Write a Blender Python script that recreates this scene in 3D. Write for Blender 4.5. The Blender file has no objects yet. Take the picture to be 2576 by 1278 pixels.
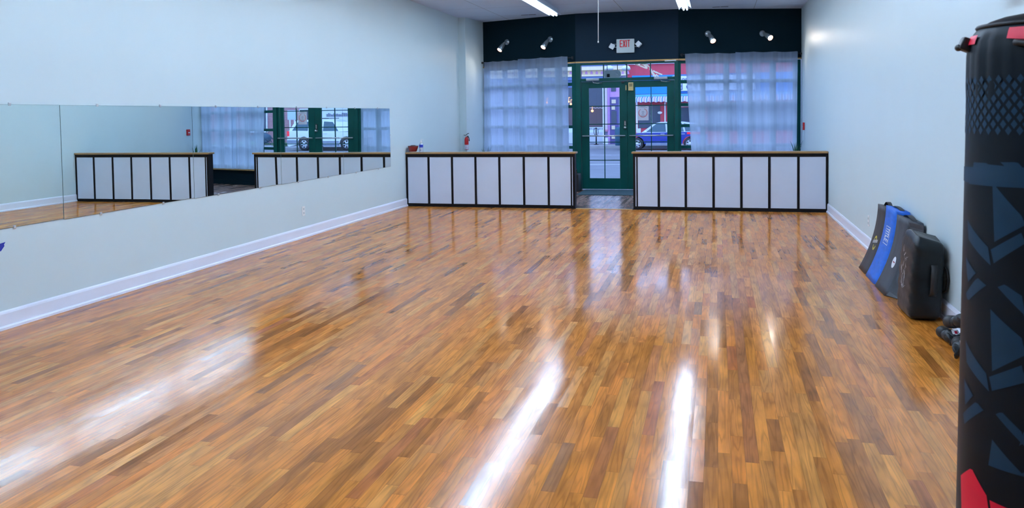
import bpy, bmesh, math, random
from mathutils import Vector, Matrix
random.seed(7)
# ---------------------------------------------------------------- camera
FW, FH = 2576.0, 1278.0
PX, PY = 1288.0, 375.0                       # principal point (the photo is a crop)
VZ, VX = (1803.0, 280.0), (-6700.0, 402.0)   # vanishing points of room depth and width
FPX = math.sqrt(-((VX[0]-PX)*(VZ[0]-PX)+(VX[1]-PY)*(VZ[1]-PY)))
_dz = Vector((VZ[0]-PX, VZ[1]-PY, FPX)).normalized()
_dx = -Vector((VX[0]-PX, VX[1]-PY, FPX)); _dx = (_dx-_dz*_dx.dot(_dz)).normalized()
_dy = _dz.cross(_dx)
ROT = Matrix((_dx, _dz, -_dy))
CAM = Vector((0, 0, 1.5))
sc = bpy.context.scene
C = sc.collection
cd = bpy.data.cameras.new('camera'); cam = bpy.data.objects.new('camera', cd); C.objects.link(cam)
cd.sensor_fit = 'HORIZONTAL'; cd.sensor_width = 36.0; cd.lens = FPX/FW*36.0
cd.shift_x = 0.0; cd.shift_y = -(FH/2-PY)/FW
cd.clip_start = 0.05; cd.clip_end = 400
_r, _u, _f = ROT @ Vector((1, 0, 0)), ROT @ Vector((0, -1, 0)), ROT @ Vector((0, 0, 1))
cam.matrix_world = Matrix(((_r.x, _u.x, -_f.x, 0), (_r.y, _u.y, -_f.y, 0), (_r.z, _u.z, -_f.z, CAM.z), (0, 0, 0, 1)))
cd.dof.use_dof = True; cd.dof.focus_distance = 9.0; cd.dof.aperture_fstop = 7.0
sc.camera = cam
# ---------------------------------------------------------------- world, exposure
w = bpy.data.worlds.new('overcast_sky'); sc.world = w; w.use_nodes = True
_n = w.node_tree.nodes; _l = w.node_tree.links
_bg = _n['Background']
_tc = _n.new('ShaderNodeTexCoord'); _sp = _n.new('ShaderNodeSeparateXYZ'); _rp = _n.new('ShaderNodeValToRGB')
_l.new(_tc.outputs['Generated'], _sp.inputs[0]); _l.new(_sp.outputs['Z'], _rp.inputs[0]); _l.new(_rp.outputs[0], _bg.inputs[0])
_rp.color_ramp.elements[0].color = (0.40, 0.56, 1.0, 1); _rp.color_ramp.elements[1].color = (0.28, 0.45, 0.95, 1)
_bg.inputs[1].default_value = 1.9
sc.view_settings.view_transform = 'Standard'; sc.view_settings.look = 'None'
sc.view_settings.gamma = 1.0; sc.view_settings.use_curve_mapping = False
sc.view_settings.exposure = 1.0
sc.cycles.max_bounces = 10; sc.cycles.transparent_max_bounces = 16
sc.cycles.caustics_reflective = True; sc.cycles.sample_clamp_indirect = 12.0
TUBE_STRENGTH = 23.5
TUBE_COLOR = (0.60, 0.78, 1.0)
SPOT_POWER = 7.0
# ---------------------------------------------------------------- helpers
def ray(px, py): return ROT @ Vector((px-PX, py-PY, FPX))
def at(px, py, X=None, Y=None, Z=None):
    d = ray(px, py)
    if X is not None: t = (X-CAM.x)/d.x
    elif Y is not None: t = (Y-CAM.y)/d.y
    else: t = (Z-CAM.z)/d.z
    return CAM+d*t
L, R, H = -5.0, 1.575, 3.44
def frame(A, B):
    A = Vector((A[0], A[1], 0)); B = Vector((B[0], B[1], 0)); u = (B-A).normalized()
    n = Vector((-u.y, u.x, 0))
    return Matrix(((u.x, n.x, 0, A.x), (u.y, n.y, 0, A.y), (0, 0, 1, 0), (0, 0, 0, 1)))
FA, FB, FC, FD = (-4.76, 16.39), (-2.67, 15.65), (-0.70, 15.65), (1.575, 16.40)
ML, MC, MR = frame(FA, FB), frame(FB, FC), frame(FC, FD)
LL = (Vector(FB)-Vector(FA)).length; LC = (Vector(FC)-Vector(FB)).length; LR = (Vector(FD)-Vector(FC)).length
def on(M, px, py):                            # pixel -> (s, z) on a vertical facet
    Mi = M.inverted(); o = Mi @ CAM; d = Mi.to_3x3() @ ray(px, py); p = o+d*(-o.y/d.y)
    return p.x, p.z

def mat(name, col, rough=0.5, metal=0.0, var=0.06, scale=6.0, bump=0.0, emit=None, es=0.0, coat=0.0, alpha=None, trans=0.0, spec=0.5, stretch=None):
    m = bpy.data.materials.new(name); m.use_nodes = True
    nt = m.node_tree; N = nt.nodes; K = nt.links; b = N['Principled BSDF']
    tc = N.new('ShaderNodeTexCoord'); mp = N.new('ShaderNodeMapping'); nz = N.new('ShaderNodeTexNoise')
    K.new(tc.outputs['Object'], mp.inputs[0]); K.new(mp.outputs[0], nz.inputs['Vector'])
    if stretch: mp.inputs['Scale'].default_value = stretch
    nz.inputs['Scale'].default_value = scale; nz.inputs['Detail'].default_value = 4
    rp = N.new('ShaderNodeValToRGB'); K.new(nz.outputs[0], rp.inputs[0])
    e = rp.color_ramp.elements
    e[0].position = .3; e[1].position = .7
    e[0].color = (*[max(0, c*(1-var)) for c in col], 1); e[1].color = (*[min(1, c*(1+var)) for c in col], 1)
    K.new(rp.outputs[0], b.inputs['Base Color'])
    b.inputs['Roughness'].default_value = rough; b.inputs['Metallic'].default_value = metal
    b.inputs['Coat Weight'].default_value = coat; b.inputs['Transmission Weight'].default_value = trans
    b.inputs['Specular IOR Level'].default_value = spec
    if alpha is not None: b.inputs['Alpha'].default_value = alpha
    if emit: b.inputs['Emission Color'].default_value = (*emit, 1); b.inputs['Emission Strength'].default_value = es
    if bump:
        bp = N.new('ShaderNodeBump'); bp.inputs['Strength'].default_value = bump; bp.inputs['Distance'].default_value = .01
        K.new(nz.outputs[0], bp.inputs['Height']); K.new(bp.outputs[0], b.inputs['Normal'])
    return m

class MB:
    """collects shapes, then links them as one mesh object"""
    def __init__(s, M=None): s.bm = bmesh.new(); s.M = M or Matrix(); s.mi = 0
    def v(s, p): return s.bm.verts.new(s.M @ Vector(p))
    def face(s, pts, smooth=False):
        f = s.bm.faces.new([s.v(p) for p in pts]); f.material_index = s.mi; f.smooth = smooth; return f
    def box(s, a, b, bev=0.0):
        x0, x1 = sorted((a[0], b[0])); y0, y1 = sorted((a[1], b[1])); z0, z1 = sorted((a[2], b[2]))
        vs = [s.v(p) for p in ((x0,y0,z0),(x1,y0,z0),(x1,y1,z0),(x0,y1,z0),(x0,y0,z1),(x1,y0,z1),(x1,y1,z1),(x0,y1,z1))]
        fs = [s.bm.faces.new([vs[i] for i in q]) for q in ((3,2,1,0),(4,5,6,7),(0,1,5,4),(1,2,6,5),(2,3,7,6),(3,0,4,7))]
        for f in fs: f.material_index = s.mi
        if bev:
            es = list({e for f in fs for e in f.edges})
            r = bmesh.ops.bevel(s.bm, geom=es, offset=bev, segments=2, affect='EDGES', profile=.6)
            for f in r['faces']: f.material_index = s.mi
        return s
    def grid(s, fn, nu, nv, smooth=True, closeu=False, closev=False):
        vs = [[s.v(fn(i, j)) for j in range(nv)] for i in range(nu)]
        for i in range(nu if closeu else nu-1):
            for j in range(nv if closev else nv-1):
                try:
                    f = s.bm.faces.new([vs[i][j], vs[(i+1) % nu][j], vs[(i+1) % nu][(j+1) % nv], vs[i][(j+1) % nv]])
                    f.smooth = smooth; f.material_index = s.mi
                except ValueError: pass
        return vs
    def tube(s, pts, r, n=8, cap=True):
        pts = [Vector(p) for p in pts]; rs = r if isinstance(r, (list, tuple)) else [r]*len(pts)
        rings = []; up = Vector((0, 0, 1))
        for i, p in enumerate(pts):
            t = (pts[min(i+1, len(pts)-1)]-pts[max(i-1, 0)]).normalized()
            a = t.cross(up if abs(t.dot(up)) < .95 else Vector((1, 0, 0))).normalized(); b = t.cross(a)
            rings.append([s.v(p+(a*math.cos(k*2*math.pi/n)+b*math.sin(k*2*math.pi/n))*rs[i]) for k in range(n)])
        for i in range(len(pts)-1):
            for k in range(n):
                f = s.bm.faces.new([rings[i][k], rings[i][(k+1) % n], rings[i+1][(k+1) % n], rings[i+1][k]]); f.smooth = n > 5; f.material_index = s.mi
        if cap:
            for rg in (rings[0][::-1], rings[-1]):
                f = s.bm.faces.new(rg); f.material_index = s.mi
        return s
    def lathe(s, prof, c=(0, 0, 0), axis='Z', n=24, mod=None):
        c = Vector(c)
        def fn(i, j):
            a = i*2*math.pi/n; r, h = prof[j]
            if mod: r = mod(a, r, h)
            x, y = r*math.cos(a), r*math.sin(a)
            return c+Vector({'Z': (x, y, h), 'Y': (x, h, y), 'X': (h, x, y)}[axis])
        s.grid(fn, n, len(prof), True, closeu=True)
        return s
    def prism(s, poly, y0, y1, plane='XZ'):
        """polygon (a,b) extruded from y0 to y1 along the third axis"""
        P = {'XZ': lambda a, b, t: (a, t, b), 'XY': lambda a, b, t: (a, b, t), 'YZ': lambda a, b, t: (t, a, b)}[plane]
        A = [s.v(P(a, b, y0)) for a, b in poly]; B = [s.v(P(a, b, y1)) for a, b in poly]
        n = len(poly)
        for q in (A[::-1], B):
            f = s.bm.faces.new(q); f.material_index = s.mi
        for i in range(n):
            f = s.bm.faces.new([A[i], A[(i+1) % n], B[(i+1) % n], B[i]]); f.material_index = s.mi
        return s
    def ball(s, c, r, sub=2):
        r = Vector(r) if isinstance(r, (tuple, list)) else Vector((r, r, r))
        g = bmesh.ops.create_icosphere(s.bm, subdivisions=sub, radius=1, matrix=s.M @ Matrix.Translation(Vector(c)) @ Matrix.Diagonal((*r, 1)))
        for v in g['verts']:
            for f in v.link_faces: f.smooth = True; f.material_index = s.mi
        return s
    def build(s, name, m, parent=None, **props):
        bmesh.ops.recalc_face_normals(s.bm, faces=s.bm.faces)
        me = bpy.data.meshes.new(name); s.bm.to_mesh(me); s.bm.free()
        for x in (m if isinstance(m, (list, tuple)) else [m]): me.materials.append(x)
        o = bpy.data.objects.new(name, me); C.objects.link(o)
        if parent is not None:
            o.parent = parent; o.matrix_parent_inverse = parent.matrix_world.inverted()
        for k, v in props.items(): o[k] = v
        return o
def thing(name, label, cat, loc=(0, 0, 0), group=None, kind=None):
    o = bpy.data.objects.new(name, None); C.objects.link(o); o.empty_display_size = .1
    o.location = loc; o.matrix_world = Matrix.Translation(Vector(loc))
    if label: o['label'] = label; o['category'] = cat
    if group: o['group'] = group
    if kind: o['kind'] = kind
    return o
def tag(o, label, cat, group=None):
    o['label'] = label; o['category'] = cat
    if group: o['group'] = group
    return o
def struct(o): o['kind'] = 'structure'; return o
def text_into(mb, body, M, size, depth=.002, sx=1.0):
    cu = bpy.data.curves.new('t', 'FONT'); cu.body = body; cu.size = size; cu.extrude = depth; cu.resolution_u = 2
    cu.align_x = 'CENTER'; cu.align_y = 'CENTER'
    o = bpy.data.objects.new('t', cu); C.objects.link(o)
    dg = bpy.context.evaluated_depsgraph_get(); me = bpy.data.meshes.new_from_object(o.evaluated_get(dg))
    me.transform(mb.M @ M @ Matrix.Diagonal((sx, 1, 1, 1)))
    n0 = len(mb.bm.faces); mb.bm.from_mesh(me); mb.bm.faces.ensure_lookup_table()
    for f in mb.bm.faces[n0:]: f.material_index = mb.mi
    bpy.data.objects.remove(o); bpy.data.curves.remove(cu); bpy.data.meshes.remove(me)
FACE = Matrix(((1, 0, 0, 0), (0, 0, 1, 0), (0, 1, 0, 0), (0, 0, 0, 1)))  # text plane -> facing -Y in the XZ plane
FACE = Matrix(((1, 0, 0, 0), (0, 0, -1, 0), (0, 1, 0, 0), (0, 0, 0, 1)))

# ---------------------------------------------------------------- materials
def nd(N, t, **kw):
    n = N.new(t)
    for k, v in kw.items(): setattr(n, k, v)
    return n
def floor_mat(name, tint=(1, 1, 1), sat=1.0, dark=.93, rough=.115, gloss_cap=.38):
    m = bpy.data.materials.new(name); m.use_nodes = True
    nt = m.node_tree; N = nt.nodes; K = nt.links; b = N['Principled BSDF']
    def math_(op, a, c=None, d=None):
        n = nd(N, 'ShaderNodeMath', operation=op)
        for i, x in enumerate((a, c, d)):
            if x is None: continue
            if isinstance(x, (int, float)): n.inputs[i].default_value = x
            else: K.new(x, n.inputs[i])
        return n.outputs[0]
    tc = N.new('ShaderNodeTexCoord'); sp = N.new('ShaderNodeSeparateXYZ'); K.new(tc.outputs['Object'], sp.inputs[0])
    X, Y = sp.outputs['X'], sp.outputs['Y']
    u = math_('DIVIDE', X, .057); row = math_('FLOOR', u); fu = math_('SUBTRACT', u, row)
    w1 = nd(N, 'ShaderNodeTexWhiteNoise', noise_dimensions='1D'); K.new(row, w1.inputs['W'])
    ln = math_('MULTIPLY_ADD', w1.outputs['Value'], .75, .38)
    off = math_('MULTIPLY', w1.outputs['Value'], 37.3)
    v = math_('DIVIDE', math_('ADD', Y, off), ln); colm = math_('FLOOR', v); fv = math_('SUBTRACT', v, colm)
    cb = N.new('ShaderNodeCombineXYZ'); K.new(row, cb.inputs[0]); K.new(colm, cb.inputs[1])
    w2 = nd(N, 'ShaderNodeTexWhiteNoise', noise_dimensions='3D'); K.new(cb.outputs[0], w2.inputs['Vector'])
    rp = N.new('ShaderNodeValToRGB'); K.new(w2.outputs['Value'], rp.inputs[0]); cr = rp.color_ramp; cr.interpolation = 'LINEAR'
    cols = [(0, (0.412, 0.142, 0.037)), (.04, (0.474, 0.173, 0.045)), (.12, (0.618, 0.223, 0.050)), (.28, (0.742, 0.262, 0.055)), (.46, (0.824, 0.311, 0.070)),
            (.62, (0.824, 0.271, 0.055)), (.76, (0.700, 0.275, 0.067)), (.90, (0.886, 0.382, 0.092)), (.97, (0.618, 0.173, 0.041)), (1, (0.433, 0.186, 0.062))]
    cr.elements[0].position = 0; cr.elements[0].color = (*cols[0][1], 1); cr.elements[1].position = 1; cr.elements[1].color = (*cols[-1][1], 1)
    for p, c in cols[1:-1]:
        e = cr.elements.new(p); e.color = (*c, 1)
    # grain
    gx = math_('ADD', math_('MULTIPLY', X, 1.0), math_('MULTIPLY', w2.outputs['Value'], 61.0))
    g1 = N.new('ShaderNodeCombineXYZ'); K.new(math_('MULTIPLY', gx, 9.0), g1.inputs[0]); K.new(math_('MULTIPLY', Y, .55), g1.inputs[1]); K.new(math_('MULTIPLY', w2.outputs['Value'], 90.0), g1.inputs[2])
    nz = N.new('ShaderNodeTexNoise'); nz.inputs['Scale'].default_value = 1.6; nz.inputs['Detail'].default_value = 2; K.new(g1.outputs[0], nz.inputs['Vector'])
    rings = math_('SINE', math_('MULTIPLY', nz.outputs[0], 62.0))
    rings = math_('POWER', math_('MULTIPLY_ADD', rings, .5, .5), 3.0)
    g2 = N.new('ShaderNodeCombineXYZ'); K.new(math_('MULTIPLY', gx, 260.0), g2.inputs[0]); K.new(math_('MULTIPLY', Y, 6.0), g2.inputs[1])
    nf = N.new('ShaderNodeTexNoise'); nf.inputs['Scale'].default_value = 1.0; nf.inputs['Detail'].default_value = 2; K.new(g2.outputs[0], nf.inputs['Vector'])
    g3 = N.new('ShaderNodeCombineXYZ'); K.new(math_('MULTIPLY', gx, 16.0), g3.inputs[0]); K.new(math_('MULTIPLY', Y, 3.2), g3.inputs[1]); K.new(w2.outputs['Value'], g3.inputs[2])
    ns = N.new('ShaderNodeTexNoise'); ns.inputs['Scale'].default_value = 1.0; ns.inputs['Detail'].default_value = 3; K.new(g3.outputs[0], ns.inputs['Vector'])
    blot = nd(N, 'ShaderNodeMapRange'); K.new(ns.outputs[0], blot.inputs[0])
    for i, x in zip((1, 2, 3, 4), (.30, .74, 1.12, .62)): blot.inputs[i].default_value = x
    val = math_('MULTIPLY', math_('MULTIPLY_ADD', rings, -.28, 1.09), math_('MULTIPLY_ADD', nf.outputs[0], .34, .85))
    val = math_('MULTIPLY', val, blot.outputs[0])
    # seams
    su = math_('MULTIPLY', math_('GREATER_THAN', fu, .03), math_('LESS_THAN', fu, .97))
    sv = math_('GREATER_THAN', math_('MULTIPLY', fv, ln), .003)
    seam = math_('MULTIPLY', su, sv)
    val = math_('MULTIPLY', val, math_('MULTIPLY_ADD', seam, .25, .75))
    val = math_('MULTIPLY', val, dark)
    hs = N.new('ShaderNodeHueSaturation'); hs.inputs['Saturation'].default_value = sat*1.03
    K.new(rp.outputs[0], hs.inputs['Color']); K.new(val, hs.inputs['Value'])
    mx = nd(N, 'ShaderNodeMix', data_type='RGBA', blend_type='MULTIPLY'); mx.inputs[0].default_value = 1
    K.new(hs.outputs[0], mx.inputs[6]); mx.inputs[7].default_value = (*tint, 1)
    K.new(mx.outputs[2], b.inputs['Base Color'])
    # gloss with faint unevenness of the finish
    w3 = N.new('ShaderNodeTexNoise'); w3.inputs['Scale'].default_value = 1.1; w3.inputs['Detail'].default_value = 4; K.new(tc.outputs['Object'], w3.inputs['Vector'])
    K.new(math_('ADD', math_('MULTIPLY_ADD', w3.outputs[0], .16, rough-.08), math_('MULTIPLY', w2.outputs['Value'], .06)), b.inputs['Roughness'])
    g4 = N.new('ShaderNodeCombineXYZ'); K.new(math_('MULTIPLY', X, 11.0), g4.inputs[0]); K.new(math_('MULTIPLY', Y, 2.6), g4.inputs[1])
    wv = N.new('ShaderNodeTexNoise'); wv.inputs['Scale'].default_value = 1.0; wv.inputs['Detail'].default_value = 1; K.new(g4.outputs[0], wv.inputs['Vector'])
    cup = math_('MULTIPLY', math_('SUBTRACT', fu, .5), math_('SUBTRACT', w2.outputs['Value'], .5))   # each strip lies at its own faint tilt
    hgt = math_('ADD', math_('ADD', math_('MULTIPLY', wv.outputs[0], 1.0), math_('MULTIPLY', nf.outputs[0], .12)), math_('MULTIPLY', cup, 1.6))
    bp = N.new('ShaderNodeBump'); bp.inputs['Strength'].default_value = .09; bp.inputs['Distance'].default_value = .004
    K.new(hgt, bp.inputs['Height'])
    # satin varnish over wood: diffuse wood under a glossy film whose reflection grows towards grazing
    df = N.new('ShaderNodeBsdfDiffuse'); gs = N.new('ShaderNodeBsdfGlossy'); fr = N.new('ShaderNodeFresnel'); ms = N.new('ShaderNodeMixShader')
    fr.inputs['IOR'].default_value = 1.5
    K.new(mx.outputs[2], df.inputs['Color']); K.new(b.inputs['Roughness'].links[0].from_socket, gs.inputs['Roughness'])
    for q in (df, gs, fr): K.new(bp.outputs[0], q.inputs['Normal'])
    K.new(math_('MINIMUM', fr.outputs[0], gloss_cap), ms.inputs[0]); K.new(df.outputs[0], ms.inputs[1]); K.new(gs.outputs[0], ms.inputs[2])
    K.new(ms.outputs[0], N['Material Output'].inputs[0]); N.remove(b)
    return m
M_floor = floor_mat('oak_strip_floor')
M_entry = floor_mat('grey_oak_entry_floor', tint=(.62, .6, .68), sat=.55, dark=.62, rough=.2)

def wall_mat(name, col, rough):
    m = mat(name, col, rough, var=.012, scale=1.3)
    N = m.node_tree.nodes; K = m.node_tree.links
    nz = N.new('ShaderNodeTexNoise'); nz.inputs['Scale'].default_value = 160; tc = N['Texture Coordinate']; K.new(tc.outputs['Object'], nz.inputs['Vector'])
    bp = N.new('ShaderNodeBump'); bp.inputs['Strength'].default_value = .08; bp.inputs['Distance'].default_value = .002
    K.new(nz.outputs[0], bp.inputs['Height']); K.new(bp.outputs[0], N['Principled BSDF'].inputs['Normal'])
    return m
M_wall = wall_mat('pale_blue_green_paint', (.58, .69, .72), .42)
M_dark = wall_mat('near_black_paint', (.0042, .0170, .0250), .6)
M_dark.node_tree.nodes['Principled BSDF'].inputs['Specular IOR Level'].default_value = .06
M_dark2 = wall_mat('near_black_facet_lit', (.0050, .0190, .0360), .55)  # middle facet's brighter look from its angle to the light, put into colour
M_dark2.node_tree.nodes['Principled BSDF'].inputs['Specular IOR Level'].default_value = .12
def ceil_mat():
    m = bpy.data.materials.new('ceiling_board'); m.use_nodes = True
    N = m.node_tree.nodes; K = m.node_tree.links; b = N['Principled BSDF']
    tc = N.new('ShaderNodeTexCoord'); mp = N.new('ShaderNodeMapping'); K.new(tc.outputs['Object'], mp.inputs[0])
    mp.inputs['Location'].default_value = (4.13, 0.4, 0)
    br = N.new('ShaderNodeTexBrick'); K.new(mp.outputs[0], br.inputs['Vector'])
    br.offset = 0; br.inputs['Scale'].default_value = 1; br.inputs['Brick Width'].default_value = 2.41; br.inputs['Row Height'].default_value = 1.22
    br.inputs['Mortar Size'].default_value = .006; br.inputs['Mortar Smooth'].default_value = .3
    br.inputs['Color1'].default_value = (.68, .75, .88, 1); br.inputs['Color2'].default_value = (.65, .72, .85, 1); br.inputs['Mortar'].default_value = (.36, .36, .40, 1)
    K.new(br.outputs[0], b.inputs['Base Color']); b.inputs['Roughness'].default_value = .8
    return m
M_ceil = ceil_mat()
M_trim = mat('white_gloss_trim', (.76, .79, .90), .3, var=.01)
M_green = mat('dark_green_gloss_paint', (.0015, .075, .066), .35, var=.15, scale=3, spec=.22)
M_black = mat('black_stained_wood', (.006, .005, .007), .5, var=.3, scale=20, stretch=(1, 1, .1), spec=.2)
M_panel = mat('frosted_white_panel', (.62, .69, .83), .5, var=.02, scale=3)
M_oak = mat('oak_ledge', (.36, .21, .085), .35, var=.25, scale=8, stretch=(.4, 8, 8))
M_goldtrim = mat('yellow_oak_trim', (.52, .30, .09), .4, var=.15, scale=8)
M_chrome = mat('brushed_metal', (.62, .63, .65), .3, metal=.9, var=.05)
M_grey = mat('satin_grey_metal', (.33, .38, .42), .35, metal=.3, var=.06)
M_white = mat('white_plastic', (.80, .80, .80), .35, var=.02)
M_offwhite = mat('off_white_plastic', (.66, .70, .72), .4, var=.03)
M_beige = mat('beige_plastic', (.62, .47, .20), .5, var=.04)
M_red = mat('red_paint', (.55, .01, .015), .3, var=.1)
M_redletter = mat('red_letters', (.75, .0, .02), .4, var=.05)
M_rubber = mat('black_rubber', (.012, .012, .014), .5, var=.2)
M_blk = mat('black_plastic', (.010, .010, .012), .4, var=.2)
M_hole = mat('dark_slot', (.02, .02, .022), .8)
M_mat = mat('grey_green_door_mat', (.030, .075, .095), .95, var=.35, scale=70, bump=.4)
def mirror_mat():
    m = bpy.data.materials.new('mirror_glass'); m.use_nodes = True
    N = m.node_tree.nodes; K = m.node_tree.links; b = N['Principled BSDF']
    tc = N.new('ShaderNodeTexCoord'); nz = N.new('ShaderNodeTexNoise'); nz.inputs['Scale'].default_value = .9; nz.inputs['Detail'].default_value = 0
    K.new(tc.outputs['Object'], nz.inputs['Vector'])
    bp = N.new('ShaderNodeBump'); bp.inputs['Strength'].default_value = .25; bp.inputs['Distance'].default_value = .006
    K.new(nz.outputs[0], bp.inputs['Height']); K.new(bp.outputs[0], b.inputs['Normal'])
    b.inputs['Base Color'].default_value = (.80, .90, .88, 1); b.inputs['Metallic'].default_value = 1; b.inputs['Roughness'].default_value = .0
    return m
M_mirror = mirror_mat()
def glass_mat(name='clear_pane', tint=(.93, .97, .97), gl=.035):
    m = bpy.data.materials.new(name); m.use_nodes = True
    N = m.node_tree.nodes; K = m.node_tree.links; N.remove(N['Principled BSDF'])
    o = N['Material Output']; t = N.new('ShaderNodeBsdfTransparent'); g = N.new('ShaderNodeBsdfGlossy'); mx = N.new('ShaderNodeMixShader')
    nz = N.new('ShaderNodeTexNoise'); nz.inputs['Scale'].default_value = 2; mr = N.new('ShaderNodeMapRange'); K.new(nz.outputs[0], mr.inputs[0])
    mr.inputs[3].default_value = gl*.8; mr.inputs[4].default_value = gl*1.2
    t.inputs[0].default_value = (*tint, 1); g.inputs['Roughness'].default_value = .02
    K.new(mr.outputs[0], mx.inputs[0]); K.new(t.outputs[0], mx.inputs[1]); K.new(g.outputs[0], mx.inputs[2]); K.new(mx.outputs[0], o.inputs[0])
    return m
M_glass = glass_mat()
def curtain_mat():
    m = bpy.data.materials.new('sheer_voile'); m.use_nodes = True
    N = m.node_tree.nodes; K = m.node_tree.links; N.remove(N['Principled BSDF'])
    o = N['Material Output']; t = N.new('ShaderNodeBsdfTransparent'); d = N.new('ShaderNodeBsdfDiffuse'); tl = N.new('ShaderNodeBsdfTranslucent')
    t.inputs[0].default_value = (.93, .96, 1, 1); d.inputs[0].default_value = (.50, .64, .92, 1); tl.inputs[0].default_value = (.86, .93, 1, 1)
    a = N.new('ShaderNodeMixShader'); a.inputs[0].default_value = .80; K.new(d.outputs[0], a.inputs[1]); K.new(tl.outputs[0], a.inputs[2])
    tc = N.new('ShaderNodeTexCoord'); mp = N.new('ShaderNodeMapping'); mp.inputs['Scale'].default_value = (11, 11, .35)
    nz = N.new('ShaderNodeTexNoise'); nz.inputs['Scale'].default_value = 1; K.new(tc.outputs['Object'], mp.inputs[0]); K.new(mp.outputs[0], nz.inputs['Vector'])
    mr = N.new('ShaderNodeMapRange'); K.new(nz.outputs[0], mr.inputs[0]); mr.inputs[1].default_value = .3; mr.inputs[2].default_value = .7
    mr.inputs[3].default_value = .70; mr.inputs[4].default_value = .90
    b = N.new('ShaderNodeMixShader'); K.new(mr.outputs[0], b.inputs[0]); K.new(t.outputs[0], b.inputs[1]); K.new(a.outputs[0], b.inputs[2]); K.new(b.outputs[0], o.inputs[0])
    return m
M_curtain = curtain_mat()

# ---------------------------------------------------------------- room shell
Y0, YC, T = -3.2, 12.5, .15
struct(MB().box((L-T, Y0, -.12), (R+T, YC-.02, 0)).build('floor', M_floor))
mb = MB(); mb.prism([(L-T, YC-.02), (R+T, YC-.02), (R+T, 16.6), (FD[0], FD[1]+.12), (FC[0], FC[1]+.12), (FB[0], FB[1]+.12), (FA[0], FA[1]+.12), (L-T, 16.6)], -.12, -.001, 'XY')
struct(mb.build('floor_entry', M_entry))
struct(MB().box((-2.15, YC-.03, -.01), (-1.27, YC+.02, .006), .002).build('trim_threshold', M_goldtrim))
struct(MB().box((L-T, Y0-T, H), (R+T, 16.65, H+.12)).build('ceiling', M_ceil))
struct(MB().box((L-T, Y0, 0), (L, 15.44, H)).build('wall_left', M_wall))
# the wall steps in beside the shop window
mb = MB(); mb.prism([(L-T, 15.44), (-4.855, 15.44), (-4.76, 16.39), (-4.76, 16.6), (L-T, 16.6)], 0, H, 'XY')
struct(mb.build('wall_left_pier', M_wall))
struct(MB().box((-4.92, 15.425, 0), (-4.86, 15.438, 1.30), .002).build('trim_3', M_wall))
struct(MB().box((R, Y0, 0), (R+T, 16.6, H)).build('wall_right', M_wall))
struct(MB().box((L-T, Y0-T, 0), (R+T, Y0, H)).build('wall_back', M_wall))
def baseboard(name, x, sgn, y0, y1):
    prof = [(0, 0), (.03, 0), (.03, .018), (.024, .026), (.016, .028), (.016, .112), (.012, .125), (.006, .132), (0, .134)]
    mb = MB(); mb.prism([(x+sgn*a, b) for a, b in prof], y0, y1, 'XZ'); struct(mb.build(name, M_trim))
baseboard('baseboard_left', L, 1, Y0, YC-.002)
baseboard('baseboard_right', R, -1, Y0, YC-.002)
baseboard('baseboard_left_entry', L, 1, YC+.17, 15.42)
baseboard('baseboard_right_entry', R, -1, YC+.17, 16.3)

# front: three facets, upper walls above the brown trim
struct(MB(ML).box((0, 0, 2.50), (LL, .14, H)).build('wall_front_left', M_dark))
struct(MB(MC).box((0, -.012, 2.50), (LC, .14, H)).build('wall_front_middle', M_dark2))
struct(MB(MR).box((0, 0, 2.50), (LR, .14, H)).build('wall_front_right', M_dark))
for i, (M_, l_) in enumerate(((ML, LL), (MC, LC), (MR, LR))):
    struct(MB(M_).box((0, -.03, 2.475), (l_, -.014 if i == 1 else -.001, 2.505), .004).build('trim_%d' % (i+4), M_goldtrim))
for nm, M_, l_ in (('left', ML, LL), ('right', MR, LR)):
    mb = MB(M_).box((0, 0, 0), (l_, .14, .33)); mb.box((0, -.02, 0), (l_, 0, .10), .004); mb.box((0, -.01, .25), (l_, 0, .275), .003)
    struct(mb.build('wall_front_%s_base' % nm, M_dark))
    struct(MB(M_).box((0, -.10, .33), (l_, .02, .355), .005).build('trim_%d' % (7 if nm == 'left' else 8), M_goldtrim))

def shop_window(name, M_, l_, edges, x_lo, x_hi):
    """green timber frame with 5 columns and 5 rows of panes"""
    zr = [(.44, .80), (.86, 1.205), (1.265, 1.605), (1.665, 2.04), (2.105, 2.42)]
    mb = MB(M_); y0, y1 = .03, .11
    mb.box((0, y0, .355), (edges[0][0], y1, 2.475)); mb.box((edges[-1][1], y0, .355), (l_, y1, 2.475))
    for a, b in zip(edges[:-1], edges[1:]): mb.box((a[1], y0, .355), (b[0], y1, 2.475), .006)
    zs = [(.355, zr[0][0])]+[(a[1], b[0]) for a, b in zip(zr[:-1], zr[1:])]+[(2.42, 2.475)]
    for a, b in edges:
        for z0, z1 in zs: mb.box((a, y0+.008, z0), (b, y1-.008, z1), .004)
    o = struct(mb.build(name, M_green))
    g = MB(M_)
    for a, b in edges:
        for z0, z1 in zr: g.box((a+.001, .065, z0+.001), (b-.001, .070, z1-.001))
    g.build('pane', M_glass, o)
    return o
eR = [on(MR, x, 200)[0] for x in (1714, 1765, 1776, 1824, 1836, 1883, 1895, 1941, 1954, 2000)]
eL = [on(ML, x, 200)[0] for x in (1226, 1262, 1269.5, 1303, 1314, 1350, 1361, 1395, 1407, 1438)]
shop_window('window_1', ML, LL, list(zip(eL[0::2], eL[1::2])), 0, 0)
shop_window('window_2', MR, LR, list(zip(eR[0::2], eR[1::2])), 0, 0)

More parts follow.
